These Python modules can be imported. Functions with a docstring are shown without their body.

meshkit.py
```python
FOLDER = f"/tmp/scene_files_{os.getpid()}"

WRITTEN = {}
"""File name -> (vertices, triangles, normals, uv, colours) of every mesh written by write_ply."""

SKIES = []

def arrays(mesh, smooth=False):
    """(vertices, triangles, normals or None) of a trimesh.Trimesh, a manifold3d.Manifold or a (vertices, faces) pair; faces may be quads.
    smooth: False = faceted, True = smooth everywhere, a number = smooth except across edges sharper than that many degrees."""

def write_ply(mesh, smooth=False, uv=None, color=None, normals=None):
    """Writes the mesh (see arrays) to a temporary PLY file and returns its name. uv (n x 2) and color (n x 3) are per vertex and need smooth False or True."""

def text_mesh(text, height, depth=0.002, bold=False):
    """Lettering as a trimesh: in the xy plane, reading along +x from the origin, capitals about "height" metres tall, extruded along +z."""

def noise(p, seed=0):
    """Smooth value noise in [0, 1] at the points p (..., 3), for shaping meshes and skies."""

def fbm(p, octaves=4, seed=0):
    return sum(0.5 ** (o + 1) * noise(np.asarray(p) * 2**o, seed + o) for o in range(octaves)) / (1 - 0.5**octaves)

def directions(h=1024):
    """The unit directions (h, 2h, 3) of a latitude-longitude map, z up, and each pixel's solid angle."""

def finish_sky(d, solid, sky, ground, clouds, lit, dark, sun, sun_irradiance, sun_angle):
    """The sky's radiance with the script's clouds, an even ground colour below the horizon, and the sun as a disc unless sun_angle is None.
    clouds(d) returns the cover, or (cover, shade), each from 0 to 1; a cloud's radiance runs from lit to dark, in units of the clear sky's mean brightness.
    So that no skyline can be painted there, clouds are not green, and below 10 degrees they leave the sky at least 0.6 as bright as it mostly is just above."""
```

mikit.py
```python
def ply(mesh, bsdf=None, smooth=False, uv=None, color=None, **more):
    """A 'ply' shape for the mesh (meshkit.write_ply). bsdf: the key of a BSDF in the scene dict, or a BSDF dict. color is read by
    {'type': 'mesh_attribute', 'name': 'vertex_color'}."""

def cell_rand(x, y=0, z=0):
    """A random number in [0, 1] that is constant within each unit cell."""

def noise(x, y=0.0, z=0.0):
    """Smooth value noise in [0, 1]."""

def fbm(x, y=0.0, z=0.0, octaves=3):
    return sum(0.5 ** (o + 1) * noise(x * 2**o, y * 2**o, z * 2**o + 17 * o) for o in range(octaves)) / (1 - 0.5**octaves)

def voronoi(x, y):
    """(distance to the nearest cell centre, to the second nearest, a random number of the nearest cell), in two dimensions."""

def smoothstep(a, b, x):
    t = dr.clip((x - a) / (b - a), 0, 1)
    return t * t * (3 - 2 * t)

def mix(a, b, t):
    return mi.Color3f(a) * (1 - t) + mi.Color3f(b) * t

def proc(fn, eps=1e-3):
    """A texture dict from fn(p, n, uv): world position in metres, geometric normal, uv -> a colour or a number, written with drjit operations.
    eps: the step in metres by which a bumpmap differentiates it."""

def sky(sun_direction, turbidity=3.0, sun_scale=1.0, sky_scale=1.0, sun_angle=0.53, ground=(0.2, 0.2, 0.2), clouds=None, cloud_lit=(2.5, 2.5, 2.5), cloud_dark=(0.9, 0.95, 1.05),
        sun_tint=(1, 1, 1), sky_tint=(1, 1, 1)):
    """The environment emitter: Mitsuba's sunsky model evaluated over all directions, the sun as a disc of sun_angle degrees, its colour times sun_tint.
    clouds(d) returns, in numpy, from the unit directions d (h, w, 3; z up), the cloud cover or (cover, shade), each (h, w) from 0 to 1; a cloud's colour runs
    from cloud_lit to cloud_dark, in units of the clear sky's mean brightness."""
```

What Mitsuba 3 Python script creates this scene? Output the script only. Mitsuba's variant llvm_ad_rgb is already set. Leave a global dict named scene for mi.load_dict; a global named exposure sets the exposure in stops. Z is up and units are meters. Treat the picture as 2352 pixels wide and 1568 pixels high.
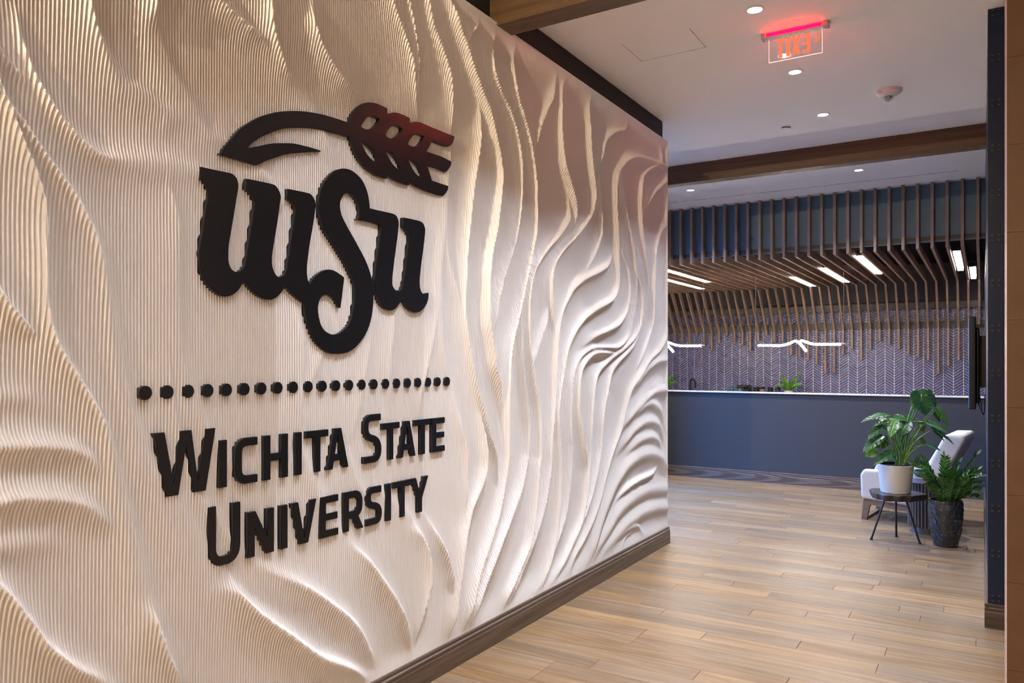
import math, random
import numpy as np, trimesh, manifold3d as m3
import shapely, shapely.ops
from shapely.geometry import Polygon, LineString, Point, box as sbox
from scipy.spatial import cKDTree
from scipy.ndimage import gaussian_filter
import drjit as dr
import mitsuba as mi
import mikit, meshkit
from mikit import proc, noise, fbm, cell_rand, smoothstep, mix

T = mi.ScalarTransform4f
scene, labels = {'type': 'scene'}, {}
random.seed(7); rng = np.random.default_rng(7)

# ------------------------------------------------------------------ camera, daylight, exposure
# world: x across the hall (right), y down the hall, z up; the camera stands above the origin
YAW = math.atan((2257 - 1176) / 1763)
FWD = np.array([-math.sin(YAW), math.cos(YAW), 0.0]); RGT = np.array([math.cos(YAW), math.sin(YAW), 0.0])
scene['camera'] = {'type': 'perspective', 'fov': math.degrees(2 * math.atan(1176 / 1763)), 'fov_axis': 'x', 'near_clip': 0.05, 'far_clip': 60,
                   'principal_point_offset_y': -45 / 1568,
                   'to_world': T().look_at(origin=[0, 0, 1.5], target=[float(FWD[0]), float(FWD[1]), 1.5], up=[0, 0, 1])}
scene['sky'] = {'type': 'constant', 'radiance': {'type': 'rgb', 'value': [1.4, 3.8, 10.5]}, 'sampling_weight': 6.0}   # blue evening sky, lights the lounge through the unseen windows
exposure = 0.35

# ------------------------------------------------------------------ materials
def pr(key, color, rough=0.5, spec=0.5, metallic=0.0, two=True, **kw):
    c = color if isinstance(color, dict) else {'type': 'rgb', 'value': list(color)}
    b = {'type': 'principled', 'base_color': c, 'roughness': rough, 'specular': spec, 'metallic': metallic, **kw}
    scene[key] = {'type': 'twosided', 'bsdf': b} if two else b
    return key

def oak(p, n, uv):
    # uv.x: plank number, uv.y: plank tone
    k = uv.x
    u, v = p.x * 1.0 + k * 3.7, p.y + k * 0.61
    warp = noise(u * 1.3, v * 6, k) * 2.0
    g = fbm(u * 1.6, v * 20 + warp * 3, k, 3)
    fine = noise(u * 14, v * 420, k)
    cath = 0.5 + 0.5 * dr.sin((v * 60 + noise(u * 1.7, v * 9, k) * 9) * 2.2)
    t = dr.clip(0.60 * g + 0.09 * fine + 0.08 * cath + 0.10, 0, 1)
    c = mix((0.33, 0.19, 0.088), (0.56, 0.365, 0.195), smoothstep(0.25, 0.8, t))
    grey = mix((0.30, 0.20, 0.125), (0.47, 0.335, 0.215), smoothstep(0.25, 0.8, t))
    c = mix(c, grey, smoothstep(0.35, 0.95, uv.y + (noise(u * 0.9, v * 8, k + 9) - 0.5) * 0.5))
    speck = smoothstep(0.70, 0.82, noise(u * 7, v * 190, k + 3)) * smoothstep(0.5, 0.75, noise(u * 1.1, v * 7, k + 5))
    c = mix(c, (0.16, 0.095, 0.055), speck * 0.55)
    knot = smoothstep(0.80, 0.90, noise(u * 2.6, v * 22, k + 21))
    c = mix(c, (0.12, 0.07, 0.045), knot * 0.5)
    return c * (0.46 + 0.16 * cell_rand(k, 3.0, 1.0))

def wood(base, dark, sx, sy, sz):
    def fn(p, n, uv):
        w = fbm(p.x * sx * 0.3, p.y * sy * 0.3, p.z * sz * 0.3, 2) * 3
        g = fbm(p.x * sx, p.y * sy + w, p.z * sz + w, 3)
        f = noise(p.x * sx * 7, p.y * sy * 7, p.z * sz * 7)
        return mix(dark, base, smoothstep(0.2, 0.8, g * 0.75 + f * 0.25))
    return fn

def cathedral(p, n, uv):      # brown stained oak of the back skirting, arches of grain along x
    a = dr.sin((p.x * 5.0 + dr.square((p.z - 0.06) * 24) * 1.2 + noise(p.x * 2, p.z * 20) * 1.4) * 3.0)
    return mix((0.085, 0.058, 0.046), (0.15, 0.108, 0.084), smoothstep(-0.7, 0.8, a + (noise(p.x * 40, p.z * 300) - 0.5)))

M_WHITE = pr('mat_carved_white', (0.74, 0.728, 0.728), 0.40, 0.35)
M_SIGN = pr('mat_sign_black', (0.009, 0.009, 0.011), 0.26, 0.5)
M_OAK = pr('mat_oak_floor', proc(oak), 0.40, 0.4)
M_SKIRT = pr('mat_skirting', proc(wood((0.115, 0.078, 0.055), (0.06, 0.04, 0.028), 3, 3, 60)), 0.34, 0.5)
M_SKIRTB = pr('mat_skirting_back', proc(cathedral), 0.34, 0.5)
M_BEAM = pr('mat_beam', proc(wood((0.115, 0.066, 0.032), (0.068, 0.037, 0.018), 1.5, 30, 30)), 0.45, 0.4)
M_CEIL = pr('mat_ceiling_paint', (0.88, 0.86, 0.85), 0.9, 0.2)
M_HEAD = pr('mat_dark_header', (0.016, 0.014, 0.014), 0.6, 0.3)
M_NAVY = pr('mat_navy_paint', (0.042, 0.041, 0.044), 0.55, 0.4)
M_NAVYP = pr('mat_navy_panel', (0.085, 0.155, 0.235), 0.5, 0.4)
M_LEATHER = pr('mat_navy_wallcover', (0.004, 0.015, 0.042), 0.36, 0.4)
M_TANWALL = pr('mat_brown_wallpanel', proc(lambda p, n, uv: mix((0.082, 0.040, 0.018), (0.105, 0.053, 0.024), fbm(p.x * 9, p.y * 9, p.z * 14, 3))), 0.5, 0.4)
M_PALETRIM = pr('mat_pale_trim', (0.40, 0.29, 0.27), 0.45, 0.4)
M_WALLPAINT = pr('mat_wall_paint', (0.55, 0.50, 0.46), 0.8, 0.2)
M_DARKCEIL = pr('mat_dark_ceiling', (0.012, 0.011, 0.012), 0.8, 0.2)
M_DARKWALL = pr('mat_dark_wall', (0.030, 0.028, 0.034), 0.6, 0.3)
M_SLAT = pr('mat_slat_wood', proc(wood((0.255, 0.165, 0.115), (0.165, 0.105, 0.075), 25, 4, 4)), 0.5, 0.4)
M_RAIL = pr('mat_dark_rail', (0.055, 0.042, 0.036), 0.5, 0.4)
M_TILE = pr('mat_navy_tile', proc(lambda p, n, uv: mix((0.022, 0.024, 0.085), (0.036, 0.040, 0.125), noise(p.x * 6, p.z * 18, 1.0))), 0.36, 0.4)
M_GROUT = pr('mat_white_grout', (0.72, 0.68, 0.74), 0.8, 0.2)
M_STONE = pr('mat_counter_top', (0.62, 0.60, 0.62), 0.2, 0.5)
M_BLACK = pr('mat_black_plastic', (0.006, 0.006, 0.007), 0.4, 0.3)
M_SCREEN = pr('mat_screen_glass', (0.010, 0.012, 0.02), 0.06, 0.7)
M_STUD = pr('mat_stud_brass', (0.05, 0.043, 0.03), 0.5, 0.5, 0.3)
M_ALU = pr('mat_brushed_metal', (0.46, 0.42, 0.40), 0.32, 0.5, 0.9)
M_OFFWHITE = pr('mat_white_plastic', (0.74, 0.72, 0.70), 0.45, 0.4)
M_RED = pr('mat_red_letter', (0.62, 0.02, 0.02), 0.5, 0.3)
M_LINE = pr('mat_shadow_gap', (0.09, 0.075, 0.065), 0.8, 0.2)
M_POT = pr('mat_white_pot', (0.62, 0.585, 0.52), 0.45, 0.4)
M_SOIL = pr('mat_soil', (0.018, 0.013, 0.010), 0.9, 0.2)
M_PLANTER = pr('mat_charcoal_planter', (0.028, 0.030, 0.034), 0.30, 0.8)
M_STOOLTOP = pr('mat_slab_dark', proc(wood((0.05, 0.038, 0.034), (0.026, 0.02, 0.019), 8, 30, 8)), 0.25, 0.5)
M_LEG = pr('mat_leg_metal', (0.012, 0.012, 0.014), 0.35, 0.5)
M_FABRIC = pr('mat_cream_fabric', proc(lambda p, n, uv: mix((0.54, 0.485, 0.425), (0.63, 0.575, 0.515), noise(p.x * 240, p.y * 240, p.z * 240) * 0.6 + 0.4 * fbm(p.x * 20, p.y * 20, p.z * 20, 2))), 0.85, 0.2, sheen=0.3)
M_CHAIRWOOD = pr('mat_chair_wood', proc(wood((0.20, 0.135, 0.095), (0.13, 0.085, 0.058), 6, 40, 40)), 0.4, 0.5)
M_DRUM = pr('mat_fluted_drum', (0.07, 0.058, 0.056), 0.32, 0.7)
M_DRUMTOP = pr('mat_drum_top', (0.30, 0.235, 0.21), 0.35, 0.5)
M_BOWL = pr('mat_teal_bowl', (0.02, 0.09, 0.14), 0.2, 0.6)
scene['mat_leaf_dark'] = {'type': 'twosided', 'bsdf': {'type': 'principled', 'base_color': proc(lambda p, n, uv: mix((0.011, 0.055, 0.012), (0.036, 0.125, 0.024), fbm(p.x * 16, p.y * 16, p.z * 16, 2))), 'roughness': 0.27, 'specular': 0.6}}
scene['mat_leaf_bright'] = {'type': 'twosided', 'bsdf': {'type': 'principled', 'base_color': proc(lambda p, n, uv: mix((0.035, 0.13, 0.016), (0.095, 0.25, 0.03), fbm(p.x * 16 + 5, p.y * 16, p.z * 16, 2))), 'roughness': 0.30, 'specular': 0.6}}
scene['mat_stem'] = {'type': 'twosided', 'bsdf': {'type': 'principled', 'base_color': {'type': 'rgb', 'value': [0.11, 0.24, 0.045]}, 'roughness': 0.35, 'specular': 0.5}}
scene['mat_leaf_zz'] = {'type': 'twosided', 'bsdf': {'type': 'principled', 'base_color': proc(lambda p, n, uv: mix((0.014, 0.065, 0.012), (0.06, 0.19, 0.03), noise(p.x * 28, p.y * 28, p.z * 28))), 'roughness': 0.22, 'specular': 0.7}}
scene['mat_pane'] = {'type': 'thindielectric', 'int_ior': 1.5}
scene['mat_exit_glass'] = {'type': 'thindielectric', 'int_ior': 1.35}
scene['mat_clear'] = {'type': 'dielectric', 'int_ior': 1.49}

# ------------------------------------------------------------------ helpers
def put(key, mesh, mat, smooth=False, **more):
    k, n = key, 0
    while k in scene:
        n += 1; k = f'{key}_{n:03d}'
    scene[k] = mikit.ply(mesh, mat, smooth=smooth, **more)
    return k

def tag(key, label=None, cat=None, group=None, kind=None):
    d = labels.setdefault(key, {})
    for a, b in (('label', label), ('category', cat), ('group', group), ('kind', kind)):
        if b: d[a] = b
    return key

used = {}
def thing(name, label, cat, group=None):
    n = used.get(name, 0); used[name] = n + 1
    key = name if n == 0 else f'{name}_{n:03d}'
    return tag(key, label, cat, group)

def struct(key, mesh, mat, label, smooth=False):
    put(key, mesh, mat, smooth); tag(key, label, kind='structure')

def bx(x0, x1, y0, y1, z0, z1):
    return trimesh.creation.box(bounds=[[x0, y0, z0], [x1, y1, z1]])

def cat(ms): return trimesh.util.concatenate(ms)

def rbox(x0, x1, y0, y1, z0, z1, r, seg=12):
    s = [m3.Manifold.sphere(r, seg).translate([x, y, z]) for x in (x0 + r, x1 - r) for y in (y0 + r, y1 - r) for z in (z0 + r, z1 - r)]
    return m3.Manifold.batch_hull(s)

def tm(man):
    m = man.to_mesh(); return trimesh.Trimesh(m.vert_properties[:, :3], m.tri_verts, process=False)

def tube(pts, r, seg=8, cap=True):
    """A tube along pts, r a number or one radius per point."""
    P = np.asarray(pts, float); n = len(P); R = np.broadcast_to(np.asarray(r, float), (n,))
    t = np.gradient(P, axis=0); t /= np.linalg.norm(t, axis=1, keepdims=True) + 1e-12
    up = np.array([0.3, 0.2, 1.0]) if abs(t[0, 2]) < 0.9 else np.array([1.0, 0.1, 0.0])
    a = np.cross(t, up); a /= np.linalg.norm(a, axis=1, keepdims=True); b = np.cross(t, a)
    th = np.linspace(0, 2 * np.pi, seg, endpoint=False)
    V = (P[:, None] + R[:, None, None] * (np.cos(th)[None, :, None] * a[:, None] + np.sin(th)[None, :, None] * b[:, None])).reshape(-1, 3)
    i, j = np.meshgrid(np.arange(n - 1), np.arange(seg), indexing='ij'); k = (j + 1) % seg
    q = np.stack([i * seg + j, i * seg + k, (i + 1) * seg + k, (i + 1) * seg + j], -1).reshape(-1, 4)
    F = np.vstack([q[:, [0, 1, 2]], q[:, [0, 2, 3]]])
    if cap:
        V = np.vstack([V, P[0], P[-1]]); m = n * seg
        F = np.vstack([F, [[m, (s + 1) % seg, s] for s in range(seg)], [[m + 1, (n - 1) * seg + s, (n - 1) * seg + (s + 1) % seg] for s in range(seg)]])
    return trimesh.Trimesh(V, F, process=False)

def lathe(prof, cx=0, cy=0, seg=48):
    m = trimesh.creation.revolve(np.asarray(prof, float), sections=seg); m.apply_translation([cx, cy, 0]); return m

def smooth_path(pts, step, closed=False):
    """Catmull-Rom through the points, resampled at about the given step."""
    P = np.asarray(pts, float)
    Q = np.vstack([P[-1], P, P[:2]]) if closed else np.vstack([2 * P[0] - P[1], P, 2 * P[-1] - P[-2]])
    out = []
    for i in range(1, len(Q) - 2):
        a, b, c, d = Q[i - 1:i + 3]; n = max(1, int(np.ceil(np.linalg.norm(c - b) / step)))
        t = (np.arange(n) / n)[:, None]
        out.append(0.5 * (2 * b + (c - a) * t + (2 * a - 5 * b + 4 * c - d) * t**2 + (3 * b - a - 3 * c + d) * t**3))
    if not closed: out.append(P[-1:])
    return np.vstack(out)

def outline(text, step=0.008):
    """A closed outline in metres from 'y,z' millimetre points; a star marks a sharp corner, the rest is a smooth curve."""
    items = [(float(a.rstrip('*').split(',')[0]) / 1000, float(a.rstrip('*').split(',')[1]) / 1000, a.endswith('*')) for a in text.split()]
    c = [i for i, it in enumerate(items) if it[2]]
    if not c: return smooth_path([i[:2] for i in items], step, True)
    items = items[c[0]:] + items[:c[0]] + [items[c[0]]]
    out, run = [], [items[0][:2]]
    for it in items[1:]:
        run.append(it[:2])
        if it[2]: out.append(smooth_path(run, step)[:-1]); run = [it[:2]]
    return np.vstack(out)

YZX = np.array([[0, 0, 1, 0], [1, 0, 0, 0], [0, 1, 0, 0], [0, 0, 0, 1.0]])      # drawing plane (u, v, depth) -> (y, z, x)
def plate(poly, x0, x1, chamfer=0.0022):
    """A flat cut-out in the y-z plane, x0 (back) to x1 (front), with a small chamfer on the front edge."""
    ms = []
    for g in getattr(poly, 'geoms', [poly]):
        rings = [np.array(g.exterior.coords)[:-1]] + [np.array(r.coords)[:-1] for r in g.interiors]
        cs = m3.CrossSection(rings, m3.FillRule.EvenOdd)
        body = m3.Manifold.extrude(cs, x1 - x0 - chamfer)
        lip = m3.Manifold.extrude(cs.offset(-chamfer * 0.8, m3.JoinType.Miter), chamfer).translate([0, 0, x1 - x0 - chamfer])
        ms += [tm(body + lip)]
    m = cat(ms); m.apply_translation([0, 0, x0]); m.apply_transform(YZX); return m

def emit(rgb): return {'type': 'area', 'radiance': {'type': 'rgb', 'value': [float(v) for v in rgb]}}

# ------------------------------------------------------------------ the setting
CEIL, WALLX, HEADX = 3.48, -2.215, -2.26
XL, XR, YB, YF = -5.6, 3.0, -3.0, 14.45
struct('floor', bx(XL - 0.2, XR + 0.2, YB - 0.2, YF + 0.2, -0.2, -0.0125), M_SOIL, 'wide-plank oak floor of the hall')
struct('ceiling', bx(-3.78, XR + 0.2, YB - 0.2, 9.80, CEIL, CEIL + 0.2), M_CEIL, 'smooth painted ceiling of the hall')
struct('ceiling_bar', bx(XL - 0.2, XR + 0.2, 9.80, YF + 0.2, 3.12, 3.3), M_DARKCEIL, 'dark ceiling above the slats')
struct('wall_back', bx(XL - 0.2, XR + 0.2, YF, YF + 0.2, -0.2, 3.6), M_DARKWALL, 'dark back wall of the bar')
struct('wall_rear', bx(XL - 0.2, XR + 0.2, YB - 0.2, YB, -0.2, 3.6), M_WALLPAINT, 'wall behind the viewer')
struct('wall_side', bx(XR, XR + 0.2, YB, 5.2, -0.2, 3.6), M_WALLPAINT, 'wall on the far right of the foyer')
struct('wall_left', bx(-2.62, HEADX, YB, 6.07, -0.0125, 3.31), M_WALLPAINT, 'wall that carries the carved panel')
struct('trim_1', bx(-2.62, HEADX, YB, 6.07, 3.31, CEIL), M_HEAD, 'dark recessed band between carved wall and ceiling')
struct('added_ground', bx(-30, -3.8, -6, 24, -0.6, -0.3), M_SOIL, 'added dark ground outside the windows, keeps upward sky light out')  # added slab, stops sky light rising from below to the ceiling
struct('wall_partition', bx(-3.77, -2.62, 5.85, 6.07, -0.0125, CEIL), M_WALLPAINT, 'wall behind the carved wall')
# unseen left wall of the lounge, its windows placed to let in blue light
XW = -3.62
struct('wall_bar_end', bx(XL - 0.15, XL, 9.73, YF, -0.0125, 3.6), M_WALLPAINT, 'end wall of the bar')
struct('wall_bar_side', bx(XL - 0.15, XW, 9.74, 9.86, -0.0125, 3.6), M_WALLPAINT, 'unseen wall between bar and outside')
for k, (y0, y1) in enumerate([(6.07, 6.2), (7.5, 7.6), (8.9, 9.74)]):
    struct(f'wall_window_{k + 1}', bx(XW - 0.15, XW, y0, y1, -0.0125, 3.6), M_WALLPAINT, 'unseen wall beside the windows')
for k, (y0, y1) in enumerate([(6.2, 7.5), (7.6, 8.9)]):
    struct(f'wall_sill_{k + 1}', bx(XW - 0.15, XW, y0, y1, -0.0125, 0.12), M_WALLPAINT, 'unseen wall under the windows')
    struct(f'wall_lintel_{k + 1}', bx(XW - 0.15, XW, y0, y1, 3.0, 3.6), M_WALLPAINT, 'unseen wall over the windows')
    w = f'unseen_window_{k + 1}'; tag(w, 'one of two tall unseen windows, placed to light the lounge blue from the left', kind='structure')
    for a_, b_, c_, d_ in ((y0, y0 + 0.04, 0.12, 3.0), (y1 - 0.04, y1, 0.12, 3.0), (y0, y1, 0.12, 0.16), (y0, y1, 2.96, 3.0)):
        put(w + '__frame', bx(XW - 0.1, XW - 0.03, a_, b_, c_, d_), M_BLACK)

# oak floor, every plank in reach a piece of its own
ROW, Y0 = 0.1335, 4.59
JOINTS = {2: [-1.75], 5: [-1.68, -0.2], 9: [-1.71, -0.35], -2: [-1.63], 0: [-1.18], 3: [-1.17, -0.31], 7: [-1.20, -0.62], 1: [-0.89, -0.03], 6: [-0.84], -1: [-0.60], -4: [-1.30, -0.44],
          -3: [-0.83], -7: [-0.78], 10: [-0.86], 13: [-0.34, -1.72], 18: [-0.05, -0.91], 16: [-0.64, -1.95], -9: [-1.64], -11: [-1.82], -5: [-1.60], 14: [-1.77], 24: [-1.39]}
def plank(x0, x1, y0, y1, lift):
    g, c, b = 0.0006, 0.0011, -0.012
    a0, a1, c0, c1, zt = x0 + g, x1 - g, y0 + g, y1 - g, lift
    V = [[x, y, b] for x in (a0, a1) for y in (c0, c1)] + [[x, y, zt - c] for x in (a0, a1) for y in (c0, c1)] + [[x, y, zt] for x in (a0 + c, a1 - c) for y in (c0 + c, c1 - c)]
    F = []
    for o in (0, 4):
        for q in ((0, 1, 5, 4), (1, 3, 7, 5), (3, 2, 6, 7), (2, 0, 4, 6)): F += [[q[0] + o, q[2] + o, q[1] + o], [q[0] + o, q[3] + o, q[2] + o]]
    F += [[8, 10, 9], [9, 10, 11]]
    return np.array(V), np.array(F)[:, ::-1]
planks, rest = [], []
pr_ = random.Random(11)
for row in range(-57, 39):
    y0, y1 = Y0 + row * ROW, Y0 + (row + 1) * ROW
    if y1 > 9.72: y1 = 9.72
    if y0 > 9.72: break
    xl = -2.215 if y1 < 6.08 else -3.62
    xr = XR if y0 < 5.05 else 0.03
    js = sorted(JOINTS.get(row, []))
    x = js[0] if js else -1.2 + pr_.uniform(-0.75, 0.75)
    cuts = list(js) or [x]
    x = cuts[0]
    while x > xl: x -= pr_.uniform(0.9, 1.9); cuts.insert(0, x)
    x = cuts[-1]
    while x < xr: x += pr_.uniform(0.9, 1.9); cuts.append(x)
    for a, b in zip(cuts[:-1], cuts[1:]):
        a, b = max(a, xl), min(b, xr)
        if b - a < 0.02: continue
        vis = 1.9 < y1 and a < 0.12 and (b > -3.6 or y0 < 6)
        (planks if vis else rest).append((a, b, y0, y1, pr_.uniform(-0.0003, 0.0003), pr_.random()))
planks.sort(key=lambda q: q[2]); rest += planks[298:]; planks = planks[:298]
for k, (a, b, y0, y1, lift, tone) in enumerate(planks):
    V, F = plank(a, b, y0, y1, lift)
    put('floor__plank', (V, F), M_OAK, uv=np.tile([[k * 1.0 + 0.5, tone]], (len(V), 1)))
VV, FF, UU, n = [], [], [], 0
for k, (a, b, y0, y1, lift, tone) in enumerate(rest):
    V, F = plank(a, b, y0, y1, lift); VV.append(V); FF.append(F + n); n += len(V); UU.append(np.tile([[k + 400.5, tone]], (len(V), 1)))
put('floor__plank_field', (np.vstack(VV), np.vstack(FF)), M_OAK, uv=np.vstack(UU)); tag('floor__plank_field', kind='stuff')

# skirtings with a moulded cap
def skirting(path, out, h=0.137, t=0.016):
    """Moulded skirting along a straight run in plan: path ((x,y),(x,y)), out the unit normal into the room."""
    prof = [(0, 0), (t, 0), (t, h * 0.66), (t * 0.80, h * 0.69), (t * 0.80, h * 0.72), (t * 0.92, h * 0.76), (t * 0.92, h * 0.82), (t * 0.5, h * 0.86), (t * 0.62, h * 0.93), (t * 0.5, h * 0.98), (t * 0.2, h), (0, h)]
    a, b = np.array(path[0], float), np.array(path[1], float); o = np.array(out, float); n = len(prof)
    V = np.array([[*(e + o * p), z] for e in (a, b) for p, z in prof])
    F = []
    for i in range(n):
        j = (i + 1) % n; F += [[i, j, n + j], [i, n + j, n + i]]
    F += [[0, i + 1, i] for i in range(1, n - 1)] + [[n, n + i, n + i + 1] for i in range(1, n - 1)]
    m = trimesh.Trimesh(V, F, process=False); trimesh.repair.fix_normals(m); return m
struct('baseboard_left', cat([skirting(((WALLX, YB), (WALLX, 6.086)), (1, 0)), skirting(((WALLX, 6.07), (-2.62, 6.07)), (0, 1))]), M_SKIRT, 'dark brown moulded skirting under the carved wall')
struct('baseboard_right', cat([skirting(((0.025, 5.075), (0.025, 9.7)), (-1, 0)), skirting(((0.01, 5.09), (3.0, 5.09)), (0, -1))]), M_SKIRT, 'dark brown moulded skirting round the navy wall')

# right-hand walls
struct('wall_right', bx(0.025, 3.2, 5.09, YF, -0.0125, 3.6), M_LEATHER, 'navy wall at the end of the hall, studded on its end face')
for r_ in range(14):
    zc = 1.5 + (829 - (30 + 103.3 * r_)) / 1763 * 4.31
    for dz in (0.0146, -0.0146):
        for c_ in range(4):
            put('wall_right__stud', bx(0.047 + 0.031 * c_ - 0.0062, 0.047 + 0.031 * c_ + 0.0062, 5.0835, 5.0905, zc + dz - 0.0055, zc + dz + 0.0055), M_STUD)
struct('wall_near', bx(0.075, 1.6, 3.008, 3.30, -0.0125, 3.6), M_PALETRIM, 'end of the near wall clad with brown panels')
for k in range(13):
    put('wall_near__panel', bx(0.0685, 1.6, 3.0, 3.0085, 0.2 + 0.287 * (k - 1) + 0.0004, 0.2 + 0.287 * k - 0.0004), M_TANWALL)
struct('trim_2', bx(0.068, 0.0755, 3.0085, 3.305, -0.0125, CEIL), M_PALETRIM, 'pale edge strip of the near wall')

# beams
put(thing('ceiling_beam', 'brown timber beam at the top edge of the photo, above the carved wall', 'beam', 'timber beams across the hall'), bx(HEADX, 3.0, 3.458, 3.609, 3.296, CEIL), M_BEAM)
put(thing('ceiling_beam', 'brown timber beam across the ceiling beyond the exit sign', 'beam', 'timber beams across the hall'), bx(-3.62, 0.024, 7.50, 7.63, 3.293, CEIL), M_BEAM)

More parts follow.
